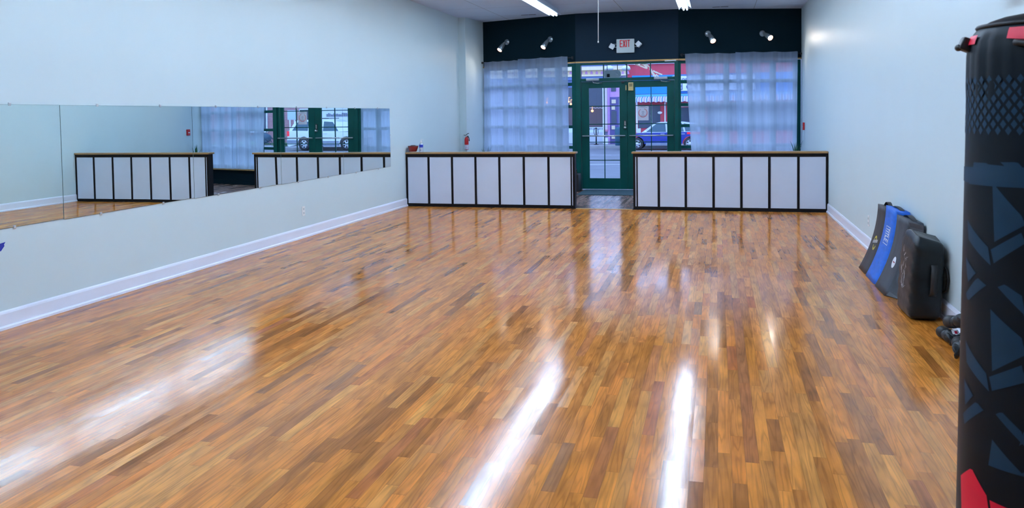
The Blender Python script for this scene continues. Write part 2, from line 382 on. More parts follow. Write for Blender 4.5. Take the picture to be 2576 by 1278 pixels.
# door frame with transom (local s = X + 2.67)
def s_(x): return x+2.67
DJ0, DL, DM, DR, DJ1 = -2.67, -2.575, -1.675, -.775, -.70
mb = MB(MC)
mb.box((0, -.01, 0), (s_(DL), .13, 2.475), .006); mb.box((s_(DR), -.01, 0), (LC, .13, 2.475), .006)
mb.box((s_(DL), 0, 2.115), (s_(DR), .12, 2.175), .004); mb.box((s_(DL), 0, 2.435), (s_(DR), .12, 2.475), .004)
for px in (1517.5, 1576, 1636):
    x = at(px, 180, Y=15.65).x; mb.box((s_(x)-.009, .03, 2.17), (s_(x)+.009, .09, 2.44))
tr = struct(mb.build('window_3', M_green))
g = MB(MC).box((s_(DL), .058, 2.175), (s_(DR), .063, 2.435)); g.build('pane', M_glass, tr)
mb = MB(ML).box((LL-.10, .02, .0), (LL+.02, .12, 2.475)); struct(mb.build('trim_9', M_green))
mb = MB(MR).box((-.02, .02, .0), (.05, .12, 2.475)); struct(mb.build('trim_10', M_green))
def door(name, x0, x1, bar0, bar1):
    mb = MB(MC); a, b = s_(x0)+(.004 if name == 'door_1' else .0005), s_(x1)-(.0005 if name == 'door_1' else .004); y0, y1 = .03, .075
    ga, gb = s_(x0)+.155, s_(x1)-.15; z0, z1 = .225, 1.985
    if name == 'door_2': ga, gb = s_(-1.52), s_(-.92)
    else: ga, gb = s_(-2.42), s_(-1.825)
    mb.box((a, y0, .012), (ga, y1, 2.11), .004); mb.box((gb, y0, .012), (b, y1, 2.11), .004)
    mb.box((ga, y0, .012), (gb, y1, z0)); mb.box((ga, y0, z1), (gb, y1, 2.11))
    c = (ga+gb)/2
    mb.box((c-.008, .04, z0), (c+.008, .066, z1))
    for k in range(1, 5):
        z = z0+(z1-z0)*k/5; mb.box((ga, .04, z-.008), (gb, .066, z+.008))
    if name == 'door_1': mb.box((b-.02, y1, .012), (b+.02, y1+.012, 2.11))
    o = struct(mb.build(name, M_green))
    g = MB(MC).box((ga, .051, z0), (gb, .055, z1)); g.build('pane', M_glass, o)
    t = MB(MC); t.tube([(s_(bar0), -.02, 1.055), (s_(bar1), -.02, 1.055)], .014, 10)
    for q in (bar0+.05, bar1-.05): t.tube([(s_(q), -.02, 1.055), (s_(q), .03, 1.055)], .010, 8)
    t.build('push_bar', M_chrome, o, label='brushed metal push bar')
    return o
d1 = door('door_1', -2.575, -1.6765, at(1465, 341, Y=15.63).x, at(1573, 341, Y=15.63).x)
d2 = door('door_2', -1.6735, -.775, at(1583, 340, Y=15.63).x, at(1694, 340, Y=15.63).x)
def closer(px0, px1, par):
    a, b = at(px0, 198, Y=15.6).x, at(px1, 198, Y=15.6).x
    m = MB(MC); m.box((s_(a), -.055, 2.125), (s_(b), -.002, 2.175), .012)
    m.tube([(s_((a+b)/2), -.03, 2.125), (s_((a+b)/2)+.01, -.03, 2.09), (s_((a+b)/2)+.10, -.10, 2.075), (s_((a+b)/2)+.17, 0.03, 2.085)], .008, 6)
    m.build('door_closer', M_grey, par)
closer(1474, 1507, d1); closer(1645, 1679, d2)
kp = MB(MC); kx, kz = s_(at(1572, 310, Y=15.63).x), at(1572, 310, Y=15.63).z
kp.box((kx-.022, .012, kz-.055), (kx+.022, .03, kz+.055), .006); k_o = kp.build('keypad_lock', M_blk, d1)
kb = MB(MC)
for i in range(2):
    for j in range(5): kb.box((kx-.013+i*.016, .008, kz-.040+j*.017), (kx-.003+i*.016, .013, kz-.030+j*.017), .001)
kb.build('button', M_white, k_o)
kn = MB(MC); kn.lathe([(0, -.035), (.018, -.035), (.024, -.02), (.026, .03), (.026, .03)], (kx, 0, kz-.085), 'Y', 16); kn.build('knob', M_chrome, d1)
lt = MB(MC); lt.box((s_(DM)-.03, .018, 1.93), (s_(DM)-.012, .03, 2.03), .003); lt.build('latch', M_beige, d1)
ct = MB(MC); x_ = s_(at(1566, 205, Y=15.63).x); ct.box((x_-.03, -.02, 2.075), (x_+.03, .03, 2.105), .005); ct.build('door_contact', M_blk, d1)
# door chime box on the right leaf
bx = thing('door_chime', 'beige door chime box at the top of the right entrance door', 'door chime', MC @ Vector((s_(-1.61), .03, 1.92)))
b_ = MB(MC); p0, p1 = at(1580.5, 228, Y=15.64), at(1593, 207, Y=15.64)
b_.box((s_(p0.x), -.015, p0.z), (s_(p1.x), .029, p1.z), .006); b_.build('housing', M_beige, bx)
b_ = MB(MC)
for i in range(5): b_.box((s_(p0.x)+.018, -.018, p1.z-.03-i*.012), (s_(p1.x)-.018, -.0145, p1.z-.024-i*.012))
b_.build('speaker_grille', M_hole, bx)
# poster on the right door glass
M_paper = mat('white_paper', (.72, .70, .76), .7, var=.02)
M_paper.node_tree.nodes['Principled BSDF'].inputs['Transmission Weight'].default_value = .35
M_pink = mat('faded_red_ink', (.66, .27, .31), .7, var=.2, scale=30)
M_ink = mat('grey_ink', (.16, .18, .24), .7)
ps = thing('poster', 'white poster with a red brush ring taped to the right door glass', 'poster', MC @ Vector((s_(-1.36), .04, 1.45)))
q0, q1 = at(1603.5, 303, Y=15.69), at(1631.5, 267, Y=15.69)
MB(MC).box((s_(q0.x), .036, q0.z), (s_(q1.x), .0385, q1.z)).build('sheet', M_paper, ps)
pm = MB(MC); cx, cz = (s_(q0.x)+s_(q1.x))/2, (q0.z+q1.z)/2+.01
for side in (.0345, .0568):
    def ring(i, j):
        a = -1.9-i*2*math.pi*.86/40; wd = .012+.010*math.sin(i/40*3.1); rr = .080+(j-.5)*wd
        return (cx-rr*math.cos(a)*1.0, side, cz-rr*math.sin(a))
    pm.grid(ring, 41, 2)
pm.build('printed_ring', M_pink, ps)
for nm_, rows_ in (('printed_figure', ((.025, .018), (.012, .026), (-.005, .02), (-.02, .012), (-.04, .03), (-.055, .035), (-.07, .05), (-.085, .03))), ('printed_heading', ((.118, .05), (.10, .085)))):
    pm = MB(MC)
    for dz_, wd in rows_: pm.box((cx-wd, .0345, cz+dz_-.003), (cx+wd, .0352, cz+dz_+.002))
    pm.build(nm_, M_ink, ps)
# torn white tape on the transom glass
tape = MB(MC)
for pts in ([(1598, 160.5), (1612, 166), (1628, 173)], [(1612, 160), (1621, 164), (1629, 172)], [(1617, 160), (1630, 167)], [(1624, 160), (1635, 170), (1643, 184), (1649, 191)],
            [(1634, 172), (1640, 182), (1646, 192)], [(1643, 178), (1652, 183)], [(1650, 181), (1658, 185), (1666, 188)], [(1642, 190), (1651, 192)], [(1650, 187), (1657, 193)]):
    for a, b in zip(pts[:-1], pts[1:]):
        A, B = at(*a, Y=15.7), at(*b, Y=15.7); d = (B-A).normalized(); n = Vector((-d.z, 0, d.x))*.015
        for o_ in (0,):
            pl = [A-n, A+n, B+n*.8, B-n*.8]; tk = globals().get('tk', 0)+1; tape.prism([(s_(p.x), p.z) for p in pl], .0555-.0012*tk, .0565-.0012*tk)
tag(tape.build('torn_tape', mat('white_tape', (.93, .93, .93), .6, var=.02, emit=None)), 'torn strips of white tape stuck across the transom glass', 'tape')
tl = MB(MC); a, b = at(1672, 156, Y=15.63), at(1701, 152, Y=15.63); tl.tube([(s_(a.x), -.02, 2.47), (s_(b.x), -.02, 2.475)], .014, 8)
tag(tl.build('curtain_rod', M_offwhite), 'short white rod lying under the trim above the right entrance door', 'rod')
# oval plaque hung on the transom glass
pq = thing('oval_sign', 'grey oval hanging sign seen from behind through the transom glass', 'sign', (-1.9, 17.6, 2.3))
a, b = at(1519, 197, Y=17.6), at(1562, 176, Y=17.6); cxx, czz, hw, hh = (a.x+b.x)/2, (a.z+b.z)/2, (b.x-a.x)/2, (b.z-a.z)/2
def rr(hw, hh, r, n=6):
    out = []
    for sx, sz, a0 in ((1, 1, 0), (-1, 1, 90), (-1, -1, 180), (1, -1, 270)):
        for k in range(n+1):
            t = math.radians(a0+90*k/n); out.append((sx*(hw-r)+r*math.cos(t), sz*(hh-r)+r*math.sin(t)))
    return out
MB().prism([(cxx+p, czz+q) for p, q in rr(hw, hh, hh*.75)], 17.58, 17.62).build('board', mat('grey_green_board', (.92, .95, .90), .6), pq)
MB().box((cxx-hw*.62, 17.57, czz-hh*.75), (cxx-hw*.30, 17.579, czz+hh*.05)).build('dark_patch', M_hole, pq)
MB().tube([(cxx+hw*.42, 17.57, czz+hh*.25), (cxx+hw*.62, 17.57, czz-hh*.2)], .008, 6).build('hook', M_white, pq)
mb = MB(); mb.tube([(cxx-hw*.6, 17.6, czz+hh), (cxx-hw*.6, 17.6, 3.3)], .008, 6); mb.tube([(cxx+hw*.6, 17.6, czz+hh), (cxx+hw*.6, 17.6, 3.3)], .008, 6)
mb.build('hanger', M_black, pq)
# outside soffit the sign hangs from
struct(MB().box((L-.3, 16.7, 3.3), (R+.3, 17.7, 3.6)).build('ceiling_porch', M_green))
struct(MB().box((L-.3, 16.45, 2.6), (R+.3, 16.7, 4.6)).build('wall_outer_front', M_green))

# ---------------------------------------------------------------- curtains
def curtain(M_, top0, top1, bot0, bot1, zt, zb, folds, amp, d0, seed):
    rnd = random.Random(seed); ph = [rnd.uniform(0, 6.28) for _ in range(6)]
    fr = [folds*rnd.uniform(.7, 1.3) for _ in range(3)]
    nu, nv = 110, 26; m = MB(M_)
    def fn(i, j):
        u, v = i/(nu-1), j/(nv-1)
        a, b = top0+(bot0-top0)*v, top1+(bot1-top1)*v
        uu = u+.012*math.sin(u*fr[0]*6.28*.5+ph[0])*(1-.3*v)
        sag = (.012*abs(math.sin(u*folds*1.3+ph[5])))*(1-v)**6
        y = -d0+.55*amp*(.55+.6*v)*(.8*math.sin(u*fr[0]*6.28+ph[1])+.3*math.sin(u*fr[1]*6.28*1.7+ph[2]+v*.6)+.10*math.sin(u*fr[2]*6.28*3.1+ph[3]))
        if v > .97: y -= .012*math.sin(u*30)
        return (a+(b-a)*uu, y, zt+(zb-zt)*v-sag)
    m.grid(fn, nu, nv); return m
def rod(name, M_, a, b, z, label):
    r = thing(name, label, 'curtain rod', M_ @ Vector(((a+b)/2, 0, z)))
    MB(M_).tube([(a, -.09, z), (b, -.09, z)], .011, 10).build('rod', M_blk, r)
    for s in (a, b):
        k = MB(M_); k.ball((s, -.09, z), .024, 2); k.build('finial', M_blk, r)
        k = MB(M_); e = s+(.035 if s == a else -.035); k.tube([(e, -.09, z), (e, -.002, z)], .008, 6); k.box((e-.018, -.012, z-.03), (e+.018, -.002, z+.03), .003); k.build('bracket', M_blk, r)
rod('curtain_rod', ML, .03, LL-.03, 2.585, 'black curtain rod over the left shop window')
rod('curtain_rod', MR, .03, LR-.05, 2.575, 'black curtain rod over the right shop window')
def fo(M_, px, py):                          # position along a facet at the curtain's offset
    M2 = M_ @ Matrix.Translation((0, -.09, 0)); return on(M2, px, py)[0]
def cur(M_, t0, t1, b0, b1, zt, folds, amp, d0, seed, label, hz=.37):
    o = curtain(M_, t0, t1, b0, b1, zt, hz, folds, amp, d0, seed).build('sheer_curtain', M_curtain)
    tag(o, label, 'curtain', 'sheer curtains over the shop windows'); return o
G = 'sheer curtains over the shop windows'
cur(ML, fo(ML, 1219, 158), fo(ML, 1320, 153), fo(ML, 1219, 380), fo(ML, 1328, 380), 2.60, 9, .016, .122, 3, 'white sheer curtain gathered tight beside the left pier')
cur(ML, fo(ML, 1309, 153), fo(ML, 1434, 147), fo(ML, 1318, 380), fo(ML, 1438, 380), 2.615, 6, .018, .165, 5, 'white sheer curtain lapped over its neighbour left of the entrance doors')
cur(MR, fo(MR, 1720, 138), fo(MR, 1860, 137), fo(MR, 1740, 380), fo(MR, 1868, 380), 2.60, 6, .018, .122, 8, 'white sheer curtain with a slanting edge right of the entrance doors')
cur(MR, fo(MR, 1846, 137), fo(MR, 2001, 136), fo(MR, 1856, 380), fo(MR, 1999, 380), 2.615, 7, .018, .165, 11, 'white sheer curtain at the right end beside the right wall')

# ---------------------------------------------------------------- half-wall counters
def counter(name, label, divs, x0, x1, inner_left):
    t = thing(name, label, 'counter', ((x0+x1)/2, YC, 0))
    yb = YC+.14; zt = .865
    fr = MB(); fr.box((x0, YC, 0), (x1, yb, .048), .003); fr.box((x0, YC, .815), (x1, yb, zt), .003)
    xs = divs
    for i, x in enumerate(xs):
        wd = .018
        if (i == 0 and inner_left) or (i == len(xs)-1 and not inner_left): wd = .011
        fr.box((x-wd, YC, .048), (x+wd, YC+.06, .815), .002)
    # solid inner end and back
    e0, e1 = (x0, x0+.034) if inner_left else (x1-.034, x1)
    fr.box((e0, YC, .048), (e1, yb, .815), .002)
    w0, w1 = (x1-.03, x1) if inner_left else (x0, x0+.03)
    fr.box((w0, YC, .048), (w1, yb, .815), .002)
    fr.box((x0+.02, yb-.02, .048), (x1-.02, yb, .815))
    fr.build('frame', M_black, t)
    ed = sorted([x0+.03, x1-.03]+xs)
    for a, b in zip(ed[:-1], ed[1:]):
        p = MB(); p.box((a+.002, YC+.006, .050), (b-.002, YC+.022, .813), .001); p.build('panel', M_panel, t)
    tp = MB(); ov = .022
    tp.box((x0+(-ov if inner_left else .001), YC-ov, zt), (x1-(.001 if inner_left else -ov), yb+ov, zt+.03), .008); tp.build('ledge', M_oak, t)
    return t
dl = [at(px, 450, Y=YC).x for px in (1078.5, 1137.5, 1196.5, 1256.5, 1318, 1380, 1437)]
counter('half_wall_counter', 'black framed white panel half wall with oak ledge, left of the gap', dl, L+.003, -2.165, False)
dr = [at(px, 450, Y=YC).x for px in (1602.5, 1657, 1725, 1795, 1865, 1935.5, 2008.5)]
counter('half_wall_counter', 'black framed white panel half wall with oak ledge, right of the gap', dr, -1.255, R-.003, True)
ZC = .895
# red lidded pot, pump bottle on left counter
M_pot = mat('dark_red_glaze', (.23, .012, .012), .2, var=.25, scale=12, coat=.5)
px_ = at(1039.5, 380, Y=12.57).x
pot = thing('casserole_pot', 'dark red glazed lidded pot on the left end of the counter ledge', 'pot', (px_, 12.57, ZC))
MB().lathe([(0, 0), (.055, 0), (.062, .008), (.075, .045), (.086, .082), (.088, .088), (.080, .09), (0, .09)], (px_, 12.57, ZC+.008), 'Z', 28).build('bowl', M_pot, pot)
MB().lathe([(0, 0), (.060, 0), (.060, .009), (0, .009)], (px_, 12.57, ZC), 'Z', 24).build('foot', mat('cream_glaze', (.75, .68, .55), .4), pot)
MB().lathe([(.088, .0), (.088, .006), (.05, .008), (.035, .018), (0, .018)], (px_, 12.57, ZC+.098), 'Z', 28).build('lid', mat('dark_brown_red', (.07, .01, .012), .3), pot)
px_ = at(1059.5, 372, Y=12.57).x
bt = thing('pump_bottle', 'clear hand sanitizer pump bottle with blue band beside the red pot', 'bottle', (px_, 12.57, ZC))
M_clear = mat('clear_bottle', (.75, .85, .95), .1, alpha=.55)
MB().lathe([(0, 0), (.030, 0), (.033, .006), (.033, .125), (.028, .14), (.014, .15), (.014, .16)], (px_, 12.57, ZC), 'Z', 20).build('bottle_body', M_clear, bt)
MB().lathe([(.0342, .078), (.0345, .08), (.0345, .122), (.0342, .124)], (px_, 12.57, ZC), 'Z', 20).build('blue_label', mat('blue_label', (.005, .03, .42), .4), bt)
MB().lathe([(.0338, .004), (.0340, .006), (.0340, .074), (.0338, .076)], (px_, 12.57, ZC), 'Z', 20).build('white_label', mat('pale_label', (.62, .68, .78), .5, alpha=.7), bt)
MB().lathe([(.017, .152), (.018, .155), (.014, .175), (.006, .19), (.005, .205), (0, .207)], (px_, 12.57, ZC), 'Z', 16).tube([(px_, 12.57, ZC+.20), (px_+.004, 12.57, ZC+.213), (px_+.03, 12.57, ZC+.212), (px_+.036, 12.57, ZC+.20)], .005, 6).build('pump', M_white, bt)
MB().box((px_-.008, 12.534, ZC+.025), (px_+.008, 12.5355, ZC+.042)).build('printed_mark', M_ink, bt)
# pale cloth bundle behind the pot
px_ = at(1027, 375, Y=12.60).x
cl = MB(); cl.ball((px_+.01, 12.60, ZC+.036), (.022, .03, .036), 2)
tag(cl.build('cloth_bundle', mat('lavender_cloth', (.50, .48, .68), .9, bump=.3, scale=30)), 'small lavender cloth bundle tucked between the red pot and the left wall', 'cloth')

# ---------------------------------------------------------------- mirrors
ys = [3.62, 5.267, 6.909, 8.554, 10.198, 11.856]
lab = ['wall mirror panel nearest the camera, cut by the left picture edge', 'wall mirror panel second from the camera, reflecting the right counter',
       'middle wall mirror panel, reflecting the curtain and the gap between the counters', 'wall mirror panel second from the far end, reflecting the white car', 'wall mirror panel at the far end, nearest the left counter']
M_edge = mat('mirror_edge', (.12, .20, .20), .3)
for i in range(5):
    a, b = ys[i]+.003, ys[i+1]-.003
    t = thing('wall_mirror', lab[i], 'mirror', (L, (a+b)/2, .71), 'mirror panels along the left wall')
    zt, zb = 1.622-.003*i*.5, .728-.006*i
    MB().box((L+.0045, a, zb), (L+.0065, b, zt)).build('mirror_glass', M_mirror, t)
    MB().box((L+.0005, a-.002, zb-.002), (L+.0044, b+.002, zt+.002)).build('backing', M_edge, t)
    cp = [(a+(b-a)*k, z) for k in (.24, .72) for z in (zt, zb)]
    if i == 4: cp.append((b, 1.2))
    for y, z in cp:
        up = 1 if z == zt else -1
        k = MB()
        if y == b: k.box((L+.0005, b-.004, z-.009), (L+.011, b+.014, z+.009), .002)
        else: k.box((L+.0005, y-.010, z-up*.008), (L+.011, y+.010, z+up*.016), .002); k.lathe([(0, .015), (.004, .014), (.005, .010)], (L, y, z+up*.009), 'X', 8)
        k.build('mirror_clip', M_chrome, t)
# ---------------------------------------------------------------- outlets, alarm, tape, extinguisher
def outlet(x, sgn, y, z, label):
    t = thing('wall_outlet', label, 'outlet', (x, y, z), None)
    MB().box((x+sgn*.0005, y-.036, z-.058), (x+sgn*.007, y+.036, z+.058), .002).build('cover_plate', M_white, t)
    for dz_ in (-.025, .025):
        r = MB().box((x+sgn*.0065, y-.017, z+dz_-.015), (x+sgn*.009, y+.017, z+dz_+.015), .003).build('socket', M_offwhite, t)
        MB().box((x+sgn*.0088, y-.008, z+dz_-.003), (x+sgn*.0095, y-.005, z+dz_+.007)).box((x+sgn*.0088, y+.005, z+dz_-.003), (x+sgn*.0095, y+.008, z+dz_+.007)).lathe([(0, .0095 if sgn > 0 else -.0095), (.0025, .0095 if sgn > 0 else -.0095), (.0025, .0088*sgn)], (x, y, z+dz_-.009), 'X', 8).build('slot', M_hole, r)
outlet(L, 1, 9.06, .332, 'white power outlet low on the left wall under the mirrors')
outlet(R, -1, 9.26, .306, 'white power outlet low on the right wall before the kick shields')
fa = thing('fire_alarm_pull', 'small red fire alarm pull station on the right wall near the shop window', 'fire alarm', (R, 15.83, 1.2))
MB().box((R-.03, 15.78, 1.13), (R-.001, 15.88, 1.27), .004).build('alarm_box', M_red, fa)
MB().box((R-.038, 15.80, 1.185), (R-.0305, 15.86, 1.205), .002).build('pull_handle', M_white, fa)
tp = MB(); tp.prism([(4.50, .60), (4.725, .628), (4.712, .612), (4.715, .600), (4.685, .568), (4.50, .56)], L+.001, L+.003, 'YZ')
tag(tp.build('blue_tape', mat('blue_tape', (.01, .03, .40), .6)), 'scrap of blue tape on the left wall at the picture edge', 'tape')
ex, ey, ez = at(1174, 370, Y=15.38).x, 15.38, .835
fe = thing('fire_extinguisher', 'red fire extinguisher hung on the left pier behind the counter', 'fire extinguisher', (ex, ey, ez))
MB().lathe([(0, 0), (.036, 0), (.041, .01), (.041, .20), (.034, .235), (.016, .25), (.014, .262), (0, .262)], (ex, ey, ez-.03), 'Z', 24).build('cylinder', M_red, fe)
MB().lathe([(.0418, .0), (.042, .005), (.042, .085), (.0418, .09)], (ex, ey, ez-.02), 'Z', 24).build('label_sleeve', mat('white_printed_label', (.55, .52, .62), .5, var=.5, scale=60), fe)
MB().lathe([(0, .0), (.017, 0), (.017, .02), (.010, .03), (0, .03)], (ex, ey, ez+.232), 'Z', 12).build('valve', M_chrome, fe)
MB().tube([(ex-.055, ey, ez+.262), (ex, ey, ez+.258)], .006, 6).tube([(ex-.01, ey, ez+.262), (ex+.03, ey, ez+.292), (ex+.052, ey, ez+.298)], .007, 6).build('handle', M_blk, fe)
MB().tube([(ex+.01, ey, ez+.245), (ex+.035, ey, ez+.24), (ex+.052, ey, ez+.20), (ex+.056, ey, ez+.14)], [.007, .007, .008, .010], 8).build('hose', M_blk, fe)
MB().box((ex-.02, ey+.040, ez+.02), (ex+.02, 15.439, ez+.24)).build('wall_bracket', M_blk, fe)

# potted plants on the window stools
M_leaf = mat('green_leaf', (.02, .12, .05), .5, var=.3, scale=20)
def plant(x, y, z, h, n, seed, label):
    rnd = random.Random(seed); t = thing('potted_plant', label, 'plant', (x, y, z))
    MB().lathe([(0, 0), (.045, 0), (.06, .10), (.062, .115), (.052, .115), (.05, .095), (0, .09)], (x, y, z), 'Z', 18).build('pot', mat('terracotta', (.35, .13, .06), .8), t)
    MB().lathe([(0, .095), (.05, .094)], (x, y, z), 'Z', 12).build('soil', mat('soil', (.03, .02, .012), .95), t)
    m = MB()
    for k in range(n):
        a = rnd.uniform(0, 6.28); l = h*rnd.uniform(.75, 1.05); lean = rnd.uniform(.05, .16)
        d = Vector((math.cos(a), math.sin(a), 0)); sd = Vector((-d.y, d.x, 0))
        def fn(i, j):
            v = i/8; c = Vector((x, y, z+.09))+d*(lean*v*v+.01)+Vector((0, 0, l*(v-.18*v*v)))
            return c+sd*(j-.5)*(.022*(math.sin(math.pi*min(1, v*.9+.1))+.05))+d*(abs(j-.5)*.006)
        m.grid(fn, 9, 3 if False else 2)
    m.build('leaves', M_leaf, t)
pL = ML @ Vector((.28, -.34, 0)); pR = MR @ Vector((LR-.30, -.44, 0))
def stool(x, y, z, label):
    t = thing('plant_stand', label, 'stand', (x, y, 0))
    MB().lathe([(0, z-.02), (.10, z-.02), (.10, z), (0, z)], (x, y, 0), 'Z', 20).build('top', M_black, t)
    for k in range(3):
        a = k*2.094; MB().tube([(x+.07*math.cos(a), y+.07*math.sin(a), z-.02), (x+.10*math.cos(a), y+.10*math.sin(a), 0)], .01, 6).build('leg', M_black, t)
stool(pL.x, pL.y, .38, 'small dark stand under the plant behind the left counter')
stool(pR.x, pR.y, .38, 'small dark stand under the plant in the right window corner')
plant(pL.x, pL.y, .38, .46, 7, 2, 'green leafed plant with only its tips above the left counter')
plant(pR.x, pR.y, .38, .58, 13, 4, 'green leafed plant in the corner by the right wall and window')
# dark bag behind the inner end of the left counter
bm_ = MB(); bm_.box((-2.70, 15.2, .001), (-2.56, 15.5, .34), .02); bm_.tube([(-2.63, 15.28, .34), (-2.63, 15.3, .42), (-2.63, 15.40, .42), (-2.63, 15.42, .34)], .008, 6)
tag(bm_.build('black_bag', M_rubber), 'black upright bag standing against the green door post', 'bag')
# door mat
dm = MB(); dm.box((-2.50, 14.60, .0005), (-.75, 15.60, .012), .004)
tag(dm.build('door_mat', M_mat), 'grey green ribbed door mat inside the entrance doors', 'door mat')

# ---------------------------------------------------------------- exit sign
xs0, xs1 = at(1551, 116, Y=15.62).x, at(1596, 114, Y=15.62).x; zt, zb = at(1573, 98, Y=15.6).z, at(1574, 133, Y=15.6).z
M_signw = mat('grey_white_plastic', (.46, .52, .52), .45, var=.02)
es = thing('exit_sign', 'white exit sign with red letters and two emergency lamp heads', 'exit sign', ((xs0+xs1)/2, 15.62, zb))
MB().box((xs0, 15.585, zb), (xs1, 15.637, zt), .012).build('housing', M_signw, es)
m = MB(); cxm = (xs0+xs1)/2-.005; y_, y2 = 15.581, 15.5845; zl, zh = zb+.11, zb+.245; s = .012; wL = .045
def bar(x0, z0, x1, z1, w=s):
    d = Vector((x1-x0, 0, z1-z0)).normalized(); n = Vector((-d.z, 0, d.x))*w*.5
    m.prism([(x0-n.x, z0-n.z), (x0+n.x, z0+n.z), (x1+n.x, z1+n.z), (x1-n.x, z1-n.z)], y_, y2)
x = cxm-.098
bar(x+.006, zl, x+.006, zh, .016); [bar(x+.006, z, x+.048, z, .016) for z in (zl+.008, (zl+zh)/2, zh-.008)]
x += .062; bar(x, zl, x+.04, zh, .017); bar(x, zh, x+.04, zl, .017)
x += .062; bar(x, zl, x, zh, .018)
x += .020; bar(x, zh-.008, x+.05, zh-.008, .016); bar(x+.025, zl, x+.025, zh, .016)
m.build('exit_lettering', M_redletter, es, label='red EXIT letters')
for sg, cx_, rot in ((-1, xs0-.085, -.5), (1, xs1+.085, .5)):
    e = xs0 if sg < 0 else xs1; zc = (zb+zt)/2+.01
    MB().tube([(e, 15.61, zc+.03), (cx_, 15.60, zc+.03)], .005, 6).tube([(e, 15.61, zc-.03), (cx_, 15.60, zc-.03)], .005, 6).box((cx_+.03*-sg-.01, 15.60, zc-.035), (cx_+.03*-sg+.01, 15.637, zc+.035)).build('lamp_arm', M_offwhite, es)
    Mh = Matrix.Translation((cx_, 15.575, zc+.012*sg)) @ Matrix.Rotation(.75*1 if sg > 0 else .55, 4, 'Y') @ Matrix.Rotation(.35*-sg, 4, 'Z')
    MB(Mh).box((-.048, -.03, -.048), (.048, .022, .048), .012).build('lamp_head', M_offwhite, es)
# ---------------------------------------------------------------- spot lamps
M_nickel = mat('satin_nickel', (.34, .40, .43), .3, metal=.7, var=.05)
M_bulb = mat('lit_bulb', (1, .9, .8), .3, emit=(1, .86, .70), es=22)
M_rim = mat('rim_halo_glow', (1, .4, .2), .4, emit=(1, .22, .08), es=2.2)  # orange halo of the bulb on the shade mouth, put in as emission
def spot(M_, bx, bz, dirv, label):
    o3 = M_ @ Vector((bx, 0, bz)); t = thing('wall_spotlight', label, 'wall light', o3, 'spotlights on the dark wall over the curtains')
    d = (M_.to_3x3() @ Vector(dirv)).normalized()
    MB(M_ @ Matrix.Translation((bx, 0, bz))).lathe([(0, -.026), (.036, -.023), (.056, -.010), (.060, -.0005)], (0, 0, 0), 'Y', 20).build('wall_plate', M_nickel, t)
    st = o3+M_.to_3x3() @ Vector((0, -.06, 0)); MB().tube([o3+M_.to_3x3() @ Vector((0, -.01, 0)), st, st+d*.02], .011, 8).build('knuckle', M_nickel, t)
    q = Vector((0, 0, 1)).rotation_difference(d).to_matrix().to_4x4(); Mh = Matrix.Translation(st+d*.01) @ q
    sh = MB(Mh); sh.lathe([(0, 0), (.018, .002), (.028, .022), (.042, .085), (.050, .155), (.055, .225), (.052, .225), (.044, .15), (.02, .06)], (0, 0, 0), 'Z', 24); sh.build('shade', M_nickel, t)
    MB(Mh).lathe([(0, .226), (.02, .225), (.040, .222), (.047, .216)], (0, 0, 0), 'Z', 20).build('bulb', M_bulb, t)
    MB(Mh).lathe([(.046, .218), (.052, .223), (.0535, .214)], (0, 0, 0), 'Z', 24).build('glowing_rim', M_rim, t)
    ld = bpy.data.lights.new('spot_glow', 'SPOT'); ld.energy = SPOT_POWER; ld.color = (1, .88, .74); ld.spot_size = math.radians(100); ld.spot_blend = .8; ld.shadow_soft_size = .035
    lo = bpy.data.objects.new('spot_glow', ld); C.objects.link(lo); lo.matrix_world = Matrix.Translation(st+d*.245) @ Vector((0, 0, -1)).rotation_difference(d).to_matrix().to_4x4()
    lo.parent = t; lo.matrix_parent_inverse = t.matrix_world.inverted()
    return t
for M_, p, dv, lb in ((ML, (1275, 106), (-.26, -.85, -1), 'nickel bullet spotlight, leftmost of the four on the dark wall'), (ML, (1384, 99), (-.22, -.90, -1), 'nickel bullet spotlight left of the exit sign above the left curtain'),
                  (MR, (1781, 85), (.16, -1.05, -1), 'nickel bullet spotlight right of the exit sign above the right curtain'), (MR, (1918, 84), (.42, -1.5, -.85), 'nickel bullet spotlight, rightmost, glaring towards the room')):
    s0, z0 = on(M_, *p); spot(M_, s0, z0, dv, lb)
# ---------------------------------------------------------------- fluorescent fixtures
M_tube = mat('lit_tube', (1, 1, 1), .3, emit=TUBE_COLOR, es=TUBE_STRENGTH)
M_fix = mat('white_enamel_fixture', (.60, .68, .78), .35, var=.02)
def fixture_proto(x):
    t = thing('fluorescent_fixture', 'x', 'ceiling light', (x, 0, H))
    z = H-.02; h = MB()
    h.box((x-.045, .01, z-.075), (x+.045, 2.43, z), .004); h.box((x-.045, .01, z), (x+.045, 2.43, H-.001))
    h.build('housing', M_fix, t)
    for sg in (-1, 1):
        MB().prism([(x+sg*.045, z-.02), (x+sg*.108, z-.075), (x+sg*.112, z-.10), (x+sg*.106, z-.10), (x+sg*.102, z-.078), (x+sg*.045, z-.03)], .01, 2.43, 'XZ').build('reflector', M_fix, t)
    for sg in (-1, 1):
        MB().tube([(x+sg*.030, .05, z-.098), (x+sg*.030, 2.39, z-.098)], .0145, 10).build('tube', M_tube, t)
        for yy in (.02, 2.385): MB().box((x+sg*.030-.012, yy, z-.118), (x+sg*.030+.012, yy+.03, z-.07), .004).build('lamp_holder', M_fix, t)
    return t
